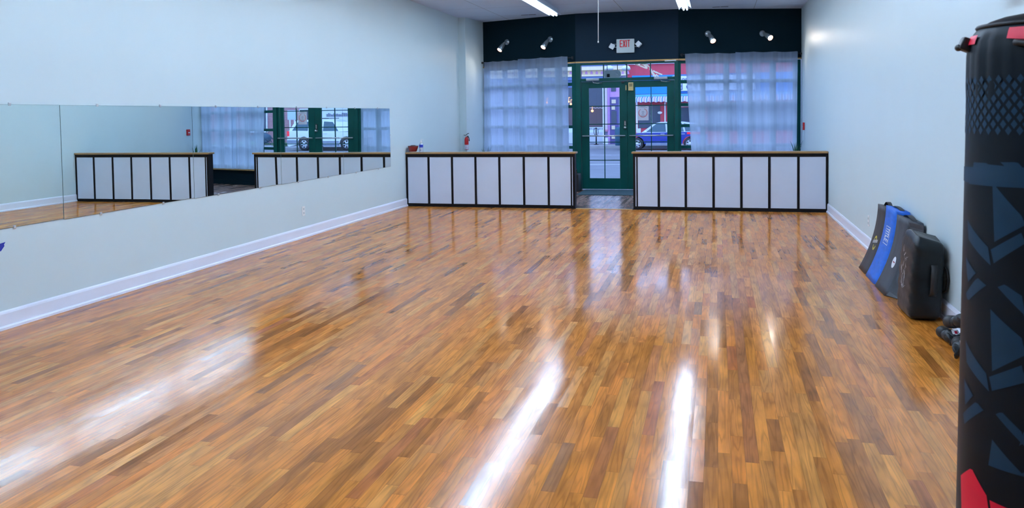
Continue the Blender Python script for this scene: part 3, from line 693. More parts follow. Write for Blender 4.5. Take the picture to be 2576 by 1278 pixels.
def dup(root, loc, label, group):
    r = root.copy(); C.objects.link(r); r.location = loc; r['label'] = label; r['group'] = group
    for ch in list(root.children):
        c = ch.copy(); C.objects.link(c); c.parent = r; c.matrix_parent_inverse = ch.matrix_parent_inverse.copy()
        for gch in ch.children:
            g_ = gch.copy(); C.objects.link(g_); g_.parent = c; g_.matrix_parent_inverse = gch.matrix_parent_inverse.copy()
    return r
ordn = ['end nearest the entrance', 'second from the entrance', 'third from the entrance', 'fourth from the entrance', 'fifth from the entrance', 'sixth from the entrance', 'seventh from the entrance']
p0 = fixture_proto(0.0)
first = True
for xrow, rn in ((-.535, 'right'), (-2.90, 'left')):
    for k in range(6):
        y = 14.82-2.44*(k+1)
        lb = 'white twin tube fluorescent fixture in the %s ceiling row, %s' % (rn, ordn[k])
        if first: p0.location = (xrow, y, H); p0['label'] = lb; p0['group'] = 'fluorescent fixtures on the ceiling'; first = False
        else: dup(p0, (xrow, y, H), lb, 'fluorescent fixtures on the ceiling')
# ceiling slots and hanging cord
for a, b, lb in (((1311, 38), (1349, 37), 'dark ceiling slot above the left curtain'), ((1792, 18), (1832, 16.5), 'dark ceiling slot above the right curtain')):
    A, B = at(*a, Z=H), at(*b, Z=H); m = MB(); mid = (A.x+B.x)/2
    m.box((A.x, A.y-.02, H-.004), (mid-.006, A.y+.02, H-.0005)); m.box((mid+.006, A.y-.02, H-.004), (B.x, A.y+.02, H-.0005))
    tag(m.build('ceiling_slot', M_hole), lb, 'vent')
ce = at(1505, 104, Y=11.0); ct_ = thing('pull_cord', 'thin white pull cord hanging from the ceiling before the exit sign', 'cord', (ce.x, 11.0, H))
MB().tube([(ce.x+.008, 11, H), (ce.x+.004, 11, (H+ce.z)/2), (ce.x, 11, ce.z)], .0055, 6).build('cord', M_offwhite, ct_)
MB().ball((ce.x, 11, ce.z-.008), (.010, .010, .014), 2).build('bead', M_white, ct_)
# box at the top of the right wall
cb_ = thing('wall_speaker', 'small grey box mounted high on the right wall at the top picture edge', 'speaker', (R, 5.0, 2.2))
MB().box((R-.16, 4.80, 2.135), (R-.03, 5.06, 2.40), .006).build('cabinet', M_grey, cb_)
MB().box((R-.03, 4.88, 2.18), (R-.001, 4.98, 2.34), .003).build('bracket', M_blk, cb_)

# ---------------------------------------------------------------- kick shields
def shield(y0, y1, prof, th, m, label, name='kick_shield'):
    """prof = list of (x, z) on the room side, th = thickness per point; curved slab between y0 and y1"""
    t = thing(name, label, 'training pad', ((R-.15), (y0+y1)/2, 0), 'curved training shields leaning on the right wall')
    n = len(prof); b = MB(); pts = []
    rad = .022; ring = []
    ny = [(0, rad), (.35, .3*rad), (1, 0)]
    # section loop in (x,z): front going up, then back going down
    front = prof; back = [(x+k*nx, z+k*nz) for (x, z), k, (nx, nz) in zip(prof, th, normals(prof))]
    loop = front+back[::-1]
    c = (sum(p[0] for p in loop)/len(loop), sum(p[1] for p in loop)/len(loop))
    secs = [(y0, .84), (y0+.008, .93), (y0+rad, 1.0), (y0+(y1-y0)*.33, 1.0), (y0+(y1-y0)*.66, 1.0), (y1-rad, 1), (y1-.008, .93), (y1, .84)]
    def inset(k):
        out = []; m_ = len(loop)
        for i, (x, z) in enumerate(loop):
            d = (1-k)*.10; a = loop[(i-1) % m_]; e = loop[(i+1) % m_]
            tx, tz = e[0]-a[0], e[1]-a[1]; q = math.hypot(tx, tz) or 1
            nx, nz = tz/q, -tx/q           # outward for this winding
            if (x-c[0])*0+(1 if i < n else 1) and False: pass
            out.append((x+nx*-d*SG, z+nz*-d*SG))
        return out
    SG = -1
    area = sum(loop[i][0]*loop[(i+1) % len(loop)][1]-loop[(i+1) % len(loop)][0]*loop[i][1] for i in range(len(loop)))
    SG = 1 if area > 0 else -1
    S = [(y, inset(k)) for y, k in secs]; shr = lambda j: -.13 if j >= n else 0.0
    vs = b.grid(lambda i, j: (S[i][1][j][0], S[i][0]+shr(j), max(.001, S[i][1][j][1])), len(S), len(loop), True, closev=True)
    for e in (0, -1):
        f = b.bm.faces.new(vs[e]); f.material_index = 0
    b.build('padding', m, t)
    return t, front, back
def normals(p):
    out = []
    for i in range(len(p)):
        a, c = p[max(i-1, 0)], p[min(i+1, len(p)-1)]; tx, tz = c[0]-a[0], c[1]-a[1]; q = math.hypot(tx, tz); out.append((tz/q, -tx/q))
    return out
def curve_prof(x0, x1, x2, z2, n=14, kx=0.0, lift=.0):
    # quadratic from (x0,0) through (x1,~.5) to (x2,z2)
    out = []
    for i in range(n):
        v = i/(n-1); z = lift+(z2-lift)*v
        a = 2*(x0+x2)-4*x1+0; x = x0+(4*x1-3*x0-x2)*v+(2*x0+2*x2-4*x1)*v*v
        out.append((x+kx, z))
    return out
def rnd_th(n, t0, t1): 
    return [(t0+(t1-t0)*i/(n-1))*(1-.12*(1 if i in (0, n-1) else 0)) for i in range(n)]
M_pad1 = mat('black_brown_vinyl', (.030, .024, .026), .55, var=.25, scale=8, bump=.15)
M_padb = mat('royal_blue_vinyl', (.004, .13, .62), .5, var=.12, scale=10, bump=.5, stretch=(1, 1, 3))
M_padg = mat('charcoal_vinyl', (.035, .042, .055), .55, var=.2, scale=12, bump=.15)
M_padk = mat('glossy_black_vinyl', (.006, .010, .013), .36, var=.3, scale=7, bump=.6, spec=.35)
pf = curve_prof(1.300, 1.422, 1.468, .610)
t1, f1, b1 = shield(7.835, 8.19, pf, rnd_th(14, .125, .098), M_pad1, 'black brown curved kick shield with yellow oval logo, farthest of the row')
t2, f2, b2 = shield(7.39, 7.815, curve_prof(1.298, 1.422, 1.468, .640), rnd_th(14, .125, .098), M_padb, 'bright blue curved kick shield leaning on the right wall')
t3, f3, b3 = shield(6.94, 7.375, curve_prof(1.298, 1.422, 1.470, .610), rnd_th(14, .125, .098), M_padg, 'charcoal curved kick shield with white oval patch, behind the glossy black pad')
def topstrap(t, y0, y1, x, z, hz, m):
    MB().grid
    b = MB(); n = 9
    def fn(i, j):
        v = i/(n-1); return (x+(j-.5)*.035, y0+(y1-y0)*v, z+hz*math.sin(math.pi*v))
    b.grid(fn, n, 2); b.grid(lambda i, j: (x+(j-.5)*.035, y0+(y1-y0)*i/(n-1), z-.004+hz*math.sin(math.pi*i/(n-1))), n, 2)
    b.build('carry_strap', m, t)
topstrap(t1, 7.82, 8.05, 1.515, .612, .04, M_rubber)
topstrap(t2, 7.36, 7.72, 1.515, .642, .012, M_rubber)
topstrap(t3, 6.92, 7.26, 1.515, .612, .022, M_rubber)
def on_face(front, v):                       # point on the room-side face at height fraction v
    i = v*(len(front)-1); k = min(int(i), len(front)-2); q = i-k
    a, b = front[k], front[k+1]; return (a[0]+(b[0]-a[0])*q, a[1]+(b[1]-a[1])*q)
def face_patch(t, front, poly, name, m, off=.0015):
    """poly in (y, v) laid on the curved face"""
    b = MB()
    b.face([(on_face(front, v)[0]-off, y, on_face(front, v)[1]) for y, v in poly]); b.build(name, m, t)
M_yel = mat('yellow_print', (.60, .48, .04), .5); M_wp = mat('white_print', (.75, .77, .82), .5)
# yellow double arc and white band on the black brown shield
b = MB(); yc, vc = 7.985, .44
for sg in (1, -1):
    b = MB()
    for i in range(10):
        pts = []
        for k, r_ in ((i, 0), (i+1, 0), (i+1, 1), (i, 1)):
            a = math.radians(10+160*k/10); rr_ = (1.0 if r_ else .62)
            y = yc+sg*.015-sg*0+math.cos(a)*.055*rr_; v = vc+sg*(.02+math.sin(a)*.085*rr_)
            x, z = on_face(f1, v); pts.append((x-.0018, y, z))
        b.face(pts)
    b.build('yellow_arc', M_yel, t1)
b = MB()
for k in range(9):
    y = yc+.085-.020*k; x, z = on_face(f1, vc+.005*k-.02); x2, z2 = on_face(f1, vc+.005*k+.025)
    b.face([(x-.003, y, z), (x-.003, y-.014, z+.002), (x2-.003, y-.014, z2+.002), (x2-.003, y, z2)])
b.build('white_lettering', M_wp, t1)
# boxed TITLE logo on the blue shield (reads sideways)
b = MB(); yc, v0, v1 = 7.60, .50, .74; y0, y1 = 7.50, 7.68
def onf(front, y, v, off=.002): x, z = on_face(front, v); return (x-off, y, z)
def quad(b, front, ya, yb, va, vb, off=.002):
    n = 4
    b.grid(lambda i, j: onf(front, ya if j == 0 else yb, va+(vb-va)*i/n, off), n+1, 2)
for q in ((y0, y0+.006, v0, v1), (y1-.006, y1, v0, v1), (y0, y1, v0, v0+.008), (y0, y1, v1-.008, v1)): quad(b, f2, *q)
b.build('logo_frame', M_wp, t2)
b = MB(); hy0, hy1 = y0+.022, y1-.02         # letters stacked downwards, tops towards the entrance side
vv = v1-.022; lw = .036
def seg(b, ya, yb, va, vb): quad(b, f2, ya, yb, va, vb, .0025)
for ch in 'TITLE':
    va, vb = vv-lw, vv
    if ch == 'T': seg(b, hy0, hy0+.03, va, vb); seg(b, hy0, hy1, (va+vb)/2-.006, (va+vb)/2+.006)
    if ch == 'I': va = vv-.014; seg(b, hy0, hy1, va, vb)
    if ch == 'L': seg(b, hy0, hy1, vb-.012, vb); seg(b, hy1-.03, hy1, va, vb)
    if ch == 'E': seg(b, hy0, hy1, vb-.012, vb); [seg(b, q, q+.024, va, vb) for q in (hy0, (hy0+hy1)/2-.012, hy1-.024)]
    vv = va-.006
b.build('logo_lettering', M_wp, t2, label='white TITLE lettering')
b = MB(); yc = 7.12
b.face([onf(f3, yc+.055*math.cos(k*math.pi/8), .40+.075*math.sin(k*math.pi/8), .0022) for k in range(16)]); pat = b.build('oval_patch', M_wp, t3)
b = MB(); quad(b, f3, yc-.035, yc+.03, .395, .412, .003); b.build('patch_stripe', mat('dull_red', (.35, .08, .1), .5), t3)
# big strike pad in front
sp_ = thing('strike_pad', 'large glossy black strike pad with side handles, nearest of the row by the wall', 'training pad', (1.43, 6.48, 0))
b = MB()
bb = MB(Matrix(((1, 0, .0, 0), (0, 1, 0, 0), (0, 0, 1, 0), (0, 0, 0, 1))))
nx_, nz_ = 15, 22
def padpt(u, a):
    # superellipse section (x,y) changing with height u
    zc = .012+.60*u
    cx_ = 1.415+.035*u; hx = .108+.008*math.sin(math.pi*u)-.012*u; hy = .215
    e = .27; ca, sa = math.cos(a), math.sin(a)
    k = 1.0-.20*max(0, (u-.86)/.14)**2-.14*max(0, (.05-u)/.05)**2
    fx = math.copysign(abs(ca)**e, ca); fy = math.copysign(abs(sa)**e, sa)
    wr = .004*math.sin(u*38+a*3)*(1 if ca < 0 else .4)
    return (cx_+(hx*k+wr)*fx, 6.36+(hy*k+wr*.5)*fy, zc-(.045*u**6)*(fx+1)*.5+.012*u**6*math.cos(fy*3))
us = [0, .03]+[.06+.82*i/16 for i in range(17)]+[.90, .93, .96, .985, 1]
vs = b.grid(lambda i, j: padpt(us[i], j*2*math.pi/64), len(us), 64, True, closev=True)
for e in (0, -1): f = b.bm.faces.new(vs[e])
b.build('padding', M_padk, sp_)
def handle(pts, wdir, wd, name='handle'):
    b = MB(); wv = Vector(wdir)*wd; pts = [Vector(p) for p in pts]
    th = []
    for i, p in enumerate(pts):
        t_ = (pts[min(i+1, len(pts)-1)]-pts[max(i-1, 0)]).normalized(); th.append(t_.cross(Vector(wdir)).normalized()*.004)
    b.grid(lambda i, j: pts[i]+th[i]*(1 if j in (0, 1) else -1)+wv*(.5 if j in (1, 2) else -.5), len(pts), 4, True, closev=True)
    b.build(name, M_rubber, sp_)
yn = 6.145
handle([(1.470, yn, .40), (1.470, yn-.022, .385), (1.465, yn-.03, .33), (1.462, yn-.03, .25), (1.458, yn-.022, .20), (1.458, yn, .185)], (1, 0, 0), .045)
handle([(1.540, 6.24, .40), (1.558, 6.19, .37), (1.563, 6.17, .30), (1.558, 6.19, .22), (1.535, 6.24, .19)], (0, 1, 0), .04)
# scribbled crest on its face
b = MB(); rnd = random.Random(3)
for k in range(30):
    y = 6.36+rnd.uniform(-.075, .075); z = .19+rnd.uniform(0, .27); l = rnd.uniform(.02, .06); an = rnd.uniform(-1, 1)*1.2+1.57
    dy, dz_ = math.cos(an)*l, math.sin(an)*l; 
    def xx(z): u = (z-.012)/.60; return 1.415+.035*u-(.108+.008*math.sin(math.pi*u)-.012*u)-.0065
    b.face([(xx(z), y, z), (xx(z), y+.006, z), (xx(z+dz_), y+dy+.003, z+dz_), (xx(z+dz_), y+dy, z+dz_)])
b.build('white_crest', M_wp, sp_)

# ---------------------------------------------------------------- sparring gloves
M_glv = mat('black_glove_leather', (.010, .014, .018), .45, var=.3, scale=15, bump=.4)
M_tag = mat('white_tag', (.75, .74, .78), .5); M_tagr = mat('red_tag_print', (.5, .01, .05), .5)
def glove(c, rz, label, sc_=1.0, tilt=0.0):
    t = thing('sparring_glove', label, 'glove', (c[0], c[1], 0), 'black sparring gloves on the floor by the wall')
    M_ = Matrix.Translation(Vector(c)) @ Matrix.Rotation(rz, 4, 'Z') @ Matrix.Rotation(tilt, 4, 'Y') @ Matrix.Diagonal((sc_, sc_, sc_, 1))
    b = MB(M_); b.ball((0, 0, .045), (.062, .052, .045), 3)
    b.ball((.055, 0, .04), (.045, .042, .036), 2); b.build('palm_padding', M_glv, t)
    for k in range(4):
        b = MB(M_); y = -.042+.028*k; b.tube([(-.03, y, .065), (-.075, y, .06), (-.095, y, .035), (-.08, y, .016)], [.015, .0155, .014, .010], 10); b.build('finger_pad', M_glv, t)
    b = MB(M_); b.tube([(.03, -.05, .04), (-.02, -.066, .035), (-.055, -.060, .025)], [.017, .017, .012], 10); b.build('thumb', M_glv, t)
    b = MB(M_); b.lathe([(.030, .0), (.038, .004), (.040, .06), (.034, .075), (.028, .074)], (.075, 0, .04), 'X', 20); b.build('wrist_cuff', M_rubber, t)
    Mt = M_ @ Matrix.Translation((-.045, 0, .084)) @ Matrix.Rotation(-.75, 4, 'Y')
    b = MB(Mt); b.box((-.018, -.020, 0), (.018, .020, .003), .001); tg = b.build('maker_tag', M_tag, t)
    MB(Mt).box((-.012, -.010, .0031), (.008, .006, .0042)).build('tag_print', M_tagr, tg)
glove((1.445, 5.60, .002), 1.75, 'black sparring glove with white tag lying nearest the strike pad')
glove((1.430, 5.31, .002), 1.45, 'black sparring glove with white tag nearest the punching bag', 1.1)
glove((1.485, 5.49, .128), 1.9, 'black sparring glove stacked on top of the other two', 1.05, .25)

# ---------------------------------------------------------------- punching bag
BX, BY = .849, 2.44
bag = thing('punching_bag', 'tall freestanding black punching bag with blue grey and red pattern', 'punching bag', (BX, BY, 0))
M_bag = mat('black_bag_vinyl', (.004, .009, .015), .45, var=.15, scale=5, spec=.2)
M_slate = mat('slate_blue_print', (.014, .045, .085), .5, var=.08, spec=.2)
M_bagred = mat('bright_red_print', (.80, .0, .035), .45, var=.05)
def brad(z): return .196-(z-.56)*.0135
prof = [(brad(.28)*.97, .26), (brad(.30), .30), (brad(.42), .42)]+[(brad(z), z) for z in (.6, .8, 1.0, 1.2, 1.4, 1.5, 1.56)]+[(.182, 1.60), (.1815, 1.64), (.178, 1.675), (.168, 1.70), (.155, 1.716), (.13, 1.731), (.10, 1.741), (.06, 1.748), (.0, 1.75)]
def pleat(a, r, h):
    if 1.55 < h < 1.70: return r+.0022*math.sin(a*26)+.0015*math.sin(a*17+1)
    return r
b = MB(Matrix.Translation((BX, BY, 0))); b.lathe(prof, (0, 0, 0), 'Z', 96, pleat); b.build('bag_cover', M_bag, bag)
b = MB(Matrix.Translation((BX, BY, 0))); b.lathe([(0, 0), (.24, 0), (.26, .02), (.26, .10), (.24, .20), (.205, .25), (.15, .26), (0, .26)], (0, 0, 0), 'Z', 40); b.build('weighted_base', M_blk, bag)
b = MB(Matrix.Translation((BX, BY, 0))); b.tube([(.158*math.cos(k*math.pi/24), .158*math.sin(k*math.pi/24), 1.716) for k in range(49)], .006, 6, cap=False); b.build('top_piping', M_rubber, bag)
def bag_at(px, py, k=0.0):
    d = ray(px, py); ox, oy = CAM.x-BX, CAM.y-BY; r = .192
    for _ in range(4):
        A = d.x**2+d.y**2; B = 2*(ox*d.x+oy*d.y); Cc = ox*ox+oy*oy-r*r; D = max(0, B*B-4*A*Cc); t = (-B-math.sqrt(D))/(2*A)
        p = CAM+d*t; r = brad(p.z) if p.z < 1.56 else r
    return math.atan2(p.y-BY, p.x-BX), p.z
def rad_at(z):
    if z <= 1.56: return brad(z)
    for (r0, z0), (r1, z1) in zip(prof[:-1], prof[1:]):
        if z0 <= z <= z1: return r0+(r1-r0)*(z-z0)/(z1-z0)
    return .16
def bag_poly(b, pts, off=.0012, n=8, da=0.0):
    """convex polygon in (angle, z), cut into strips that follow the round side"""
    a0, a1 = min(p[0] for p in pts), max(p[0] for p in pts)
    steps = max(2, int((a1-a0)/.05)+1); m = len(pts)
    def span(a):
        zs = []
        for i in range(m):
            (p, z), (q, w_) = pts[i], pts[(i+1) % m]
            if abs(p-q) < 1e-9:
                if abs(a-p) < 1e-6: zs += [z, w_]
            elif min(p, q)-1e-9 <= a <= max(p, q)+1e-9: zs.append(z+(w_-z)*(a-p)/(q-p))
        return (min(zs), max(zs)) if zs else (pts[0][1], pts[0][1])
    rows = 4 if max(p[1] for p in pts) > 1.56 else 2
    S = [(a0+(a1-a0)*i/steps,)+span(min(max(a0+(a1-a0)*i/steps, a0+1e-7), a1-1e-7)) for i in range(steps+1)]
    def fn(i, j):
        a, z0, z1 = S[i]; z = z0+(z1-z0)*j/(rows-1) if z1-z0 > 1e-4 else z0+1e-4*j; r = rad_at(z)+off+(.0015 if z > 1.56 else 0); a += da
        return (BX+r*math.cos(a), BY+r*math.sin(a), z)
    b.grid(fn, steps+1, rows)
def pxp(*q): return [bag_at(*p) for p in q]
polys = [pxp((2497, 457), (2580, 553), (2580, 566), (2497, 612)), pxp((2450, 408), (2484, 410), (2437, 462), (2432, 450)),
         pxp((2517, 408), (2560, 408), (2580, 428), (2580, 462)), pxp((2435, 552), (2493, 628), (2493, 668), (2435, 596)), pxp((2493, 628), (2580, 580), (2580, 612), (2493, 668)),
         pxp((2431, 646), (2456, 687), (2435, 712)), pxp((2460, 698), (2482, 718), (2436, 758), (2431, 738)), pxp((2510, 722), (2528, 715), (2580, 750), (2580, 795)),
         pxp((2492, 777), (2580, 858), (2580, 893), (2489, 938)), pxp((2430, 855), (2489, 948), (2489, 985), (2430, 905)), pxp((2489, 948), (2580, 915), (2580, 962), (2489, 985)),
         pxp((2427, 952), (2449, 995), (2429, 1020)), pxp((2457, 1010), (2475, 1032), (2426, 1068), (2424, 1040)), pxp((2505, 1042), (2520, 1035), (2580, 1095), (2580, 1125)),
         pxp((2489, 1095), (2580, 1200), (2487, 1170))]
b = MB()
for p in polys: bag_poly(b, p)
for p in polys:                              # the print repeats round the back
    bag_poly(b, [(2*bag_at(2580, 640)[0]-a, z) for a, z in p])
az = bag_at(2507, 200)[0]
for r_ in range(9):
    for k in range(-9, 22):
        a = az+k*.145+(.0725 if r_ % 2 else 0); z = 1.572-.0165*r_-.0; s1 = .044; s2 = .012
        bag_poly(b, [(a-s1, z), (a, z+s2), (a+s1, z), (a, z-s2)])
b.build('slate_print', M_slate, bag)
b = MB()
for p in (pxp((2418, 1196), (2445, 1177), (2490, 1258), (2490, 1300), (2420, 1300)), pxp((2490, 1258), (2545, 1282), (2545, 1320), (2490, 1320)),): bag_poly(b, p)
b.build('red_print', M_bagred, bag); b = MB()
for p in (pxp((2418, 1196), (2445, 1177), (2490, 1258), (2490, 1300), (2420, 1300)), pxp((2490, 1258), (2545, 1282), (2545, 1320), (2490, 1320)),): bag_poly(b, [(2*bag_at(2580, 900)[0]-a, z) for a, z in p])
b.build('red_print', M_bagred, bag)
a_r = bag_at(2530, 62)[0]; a_l = bag_at(2446, 95)[0]
b = MB(); bag_poly(b, [(a_r-.02, 1.676), (a_r+.30, 1.668), (a_r+1.2, 1.668), (a_r+1.2, 1.702), (a_r-.02, 1.704)], .002); b.build('red_collar_patch', M_bagred, bag)
b = MB(); bag_poly(b, [(a_r+.22, 1.642), (a_r+.55, 1.615), (a_r+1.2, 1.62), (a_r+1.2, 1.650), (a_r+.28, 1.650)], .002); b.build('red_tab', M_bagred, bag)
b = MB(); bag_poly(b, [(a_l-.5, 1.670), (a_l-.03, 1.670), (a_l-.03, 1.694), (a_l-.5, 1.694)], .003); b.build('red_collar_patch', M_bagred, bag)
b = MB()
def ringpt(a, z, o): r = rad_at(z)+o; return (BX+r*math.cos(a), BY+r*math.sin(a), z)
b.tube([ringpt(a_r+.10+.07*k, 1.664-.012*math.sin(k/14*3.14), .008+.012*math.sin(k/14*3.1)) for k in range(15)], .008, 8)
b.build('grab_handle', M_rubber, bag)
p = at(2430, 113, Y=2.47); b = MB(Matrix.Translation(p) @ Matrix.Rotation(.4, 4, 'Y')); b.box((-.016, -.018, -.018), (.022, .018, .018), .006); b.ball((-.014, 0, -.014), (.010, .014, .010), 2)
b.build('side_buckle', M_blk, bag)

# ---------------------------------------------------------------- outdoors
ZS, ZW = -.42, -.27
M_asph = mat('asphalt', (.17, .17, .18), .85, var=.12, scale=1.2, bump=.2)
M_conc = mat('pale_concrete', (.32, .31, .31), .8, var=.1, scale=3)
m = MB(); m.box((-60, 20.5, ZS-.2), (60, 43.3, ZS)); struct(m.build('street', M_asph))
m = MB(); m.prism([(16.6, -.03), (20.5, ZW), (20.5, ZS-.2), (16.6, ZS-.2)], -40, 40, 'YZ'); struct(m.build('sidewalk_near', M_conc))
m = MB(); m.prism([(15.6, -.03), (16.62, -.03), (16.62, -.3), (15.6, -.3)], -2.9, -.4, 'YZ'); struct(m.build('porch_floor', M_conc))
m = MB(); m.box((-60, 43.3, ZS-.2), (60, 60, ZW), .02); struct(m.build('sidewalk_far', M_conc))
M_line = mat('worn_white_paint', (.55, .56, .60), .7, var=.25, scale=8)
for i, y in enumerate((29.8, 36.6)):
    m = MB(); m.box((-40, y, ZS), (40, y+(.14 if i == 0 else .10), ZS+.004)); tag(m.build('road_line', M_line), ['nearer worn white line painted along the street', 'farther thin white line painted along the street'][i], 'road marking')
YF = 45.8
def R2(m, x0, y0, x1, y1, d=.1, Y=YF, depth=.3):
    """rectangle outlined in the photo, d metres proud of the facade plane"""
    xm = min(max((x0+x1)/2, 1500), 1650) if x1-x0 > 60 else (x0+x1)/2
    a, b = at(x0, (y0+y1)/2, Y=Y-d), at(x1, (y0+y1)/2, Y=Y-d); z1, z0 = at(xm, y0, Y=Y-d).z, at(xm, y1, Y=Y-d).z
    m.box((a.x, Y-d, max(ZW, z0)), (b.x, Y-d+depth, z1)); return m
def mm(n, c, r=.6, **k): return mat(n, c, r, **k)
M_cream = mm('cream_facade', (.86, .70, .46)); M_lilac = mm('lilac_paint', (.60, .30, .62)); M_slateb = mm('slate_blue_roof', (.10, .16, .36))
M_dkwin = mm('dark_shop_glass', (.03, .05, .09), .15); M_brown = mm('dim_shop_interior', (.10, .065, .075)); M_violet = mm('violet_door', (.11, .09, .26))
# cream and lilac shop on the left
A_ = thing('cream_shop_building', 'cream and lilac shopfront with pointed arch frieze across the street', 'building', (-6, YF, ZW))
m = MB(); R2(m, 1200, 186, 1577, 363, 0, depth=6); m.build('wall', mm('lavender_grey_render', (.34, .36, .50)), A_)
m = MB(); R2(m, 1200, 166, 1574, 176, .45, depth=.8); R2(m, 1200, 176, 1574, 177.5, .3, depth=.5); R2(m, 1200, 177.5, 1574, 188, .12, depth=2); R2(m, 1200, 188, 1574, 191.5, .3, depth=.5); m.build('cornice', M_cream, A_)
m = MB(); R2(m, 1200, 120, 1572, 166.5, .46, depth=4); m.build('roof_edge', M_slateb, A_)
m = MB()
for k in range(-16, 9):
    xc = 1475+k*13.1
    p = [at(xc+dx, yy, Y=YF-.13) for dx, yy in ((-3.3, 186.5), (3.3, 186.5), (2.7, 182), (1.2, 179.3), (0, 178.2), (-1.2, 179.3), (-2.7, 182))]
    m.prism([(q.x, q.z) for q in p], YF-.14, YF-.10)
m.build('arch_panel', M_lilac, A_)
m = MB(); R2(m, 1200, 192, 1560, 200, .25, depth=.4); R2(m, 1200, 200, 1516, 219, .10); m.build('sign_band', M_slateb, A_)
m = MB(); R2(m, 1430, 219, 1515, 266, .04); m.build('transom_window', M_dkwin, A_)
m = MB(); R2(m, 1430, 268, 1516, 320, .04); m.build('shop_window', M_brown, A_)
m = MB()
for k in range(8): R2(m, 1484+k*4, 270.5+(k % 2), 1488+k*4, 271.5+(k % 2), .08, depth=.02)
m.build('scalloped_trim', M_wp, A_)
m = MB(); R2(m, 1430, 320, 1517, 333, .12); sb = m.build('banner', mm('pale_banner', (.62, .72, .90)), A_)
m = MB(); c_ = at(1500, 325, Y=YF-.13)
for k, (w_, h_) in enumerate(((3, 5), (3, 4), (2, 5), (3.5, 5), (2, 4), (3, 5), (0, 0), (3, 5), (3, 5), (2, 4), (3, 5), (3, 5))):
    if w_: R2(m, 1483+k*3.1, 322, 1483+k*3.1+w_*.6, 322+h_*.9, .13, depth=.02)
m.build('banner_lettering', M_ink, sb)
m = MB(); R2(m, 1430, 333, 1517, 361, .14); m.build('bulkhead', mm('pale_grey_boards', (.50, .52, .60)), A_)
m = MB(); R2(m, 1516, 219, 1519, 362, .2); m.build('corner_post', M_wp, A_)
m = MB(); R2(m, 1521, 219, 1527.5, 330, .3, depth=.3); m.build('column', mm('cream_column', (.62, .50, .50)), A_)
m = MB(); R2(m, 1520.5, 326, 1528.5, 331, .36, depth=.36); m.build('column_band', mm('rose_band', (.50, .20, .28)), A_)
m = MB(); R2(m, 1520.5, 347, 1529, 362.5, .40, depth=.4); m.build('column_base', M_wp, A_)
m = MB(); R2(m, 1528.5, 219, 1534, 362, .12); R2(m, 1534, 219, 1562, 244, .10); m.build('lilac_surround', M_lilac, A_)
m = MB(); R2(m, 1537, 219, 1549.5, 230, .14); m.build('fanlight', M_dkwin, A_)
m = MB(); R2(m, 1534.5, 244, 1556, 362, .10); dv = m.build('shop_door', M_violet, A_)
m = MB()
for y0, y1 in ((250.5, 260), (267, 276), (316, 325.5), (341, 349)): R2(m, 1538.5, y0, 1549-(0 if y0 < 255 else 2), y1, .15)
m.build('yellow_panel', mm('pale_yellow_panel', (.72, .60, .42)), dv)
m = MB(); R2(m, 1538, 279, 1551, 310, .13); m.build('door_glass', M_dkwin, dv)
for px, py, s_n in ((1490, 279, .075), (1436, 262, .06), (1431, 256, .05), (1376, 258, .06)):
    p = at(px, py, Y=YF-.5); m = MB(); m.ball((p.x, YF-.5, p.z), s_n, 2); m.tube([(p.x, YF-.5, p.z+s_n), (p.x, YF-.5, p.z+.25), (p.x, YF-.02, p.z+.25)], .010, 5)
    m.build('lamp', mat('orange_lamp', (1, .5, .2), .5, emit=(1, .35, .10), es=1.8), A_)
# red and blue shop on the right
B_ = thing('red_blue_shop_building', 'red boarded shop with blue fascia and striped awning across the street', 'building', (-2, YF, ZW))
M_redw = mat('red_boards', (.62, .055, .09), .6, var=.14, scale=4, stretch=(14, 1, .3)); M_bluew = mat('bright_blue_boards', (.0, .24, .72), .5, var=.08, scale=4, stretch=(14, 1, .3))
m = MB(); R2(m, 1577, 90, 2060, 363, 0, depth=6); m.build('wall', M_redw, B_)
m = MB(); R2(m, 1577, 158.5, 2060, 160.5, .15); m.build('top_trim', M_wp, B_)
m = MB(); R2(m, 1590, 189, 2060, 236, .12); m.build('blue_fascia', M_bluew, B_)
m = MB(); R2(m, 1590, 237, 2060, 242.5, .2); m.build('light_blue_band', mm('sky_blue_paint', (.10, .42, .72)), B_)
# sign board with arched top
m = MB(); R2(m, 1698, 191, 1900, 231, .30, depth=.1)
p = [at(1698, 196, Y=YF-.3)]; a = at(1683, 205, Y=YF-.3); 
m.prism([(at(1682+16*(1-math.cos(t)), 206-16*math.sin(t), Y=YF-.3).x, at(1682+16*(1-math.cos(t)), 206-16*math.sin(t), Y=YF-.3).z) for t in [k*.1963 for k in range(9)]]+[(at(1700, 206, Y=YF-.3).x, at(1700, 206, Y=YF-.3).z)], YF-.3, YF-.2)
sg = m.build('sign_board', mm('white_sign', (.72, .76, .86)), B_)
m = MB(); c_ = at(1724, 219, Y=YF-.31); text_into(m, 'd C', Matrix.Translation((c_.x, YF-.31, c_.z)) @ FACE, .52, .01)
c_ = at(1722, 199, Y=YF-.31); text_into(m, 'or', Matrix.Translation((c_.x, YF-.31, c_.z)) @ FACE, .35, .01)
R2(m, 1698, 230, 1900, 231.5, .32, depth=.02); R2(m, 1698, 191, 1900, 192, .32, depth=.02)
m.build('sign_lettering', mm('navy_letters', (.02, .06, .22)), sg, label='navy d C lettering')
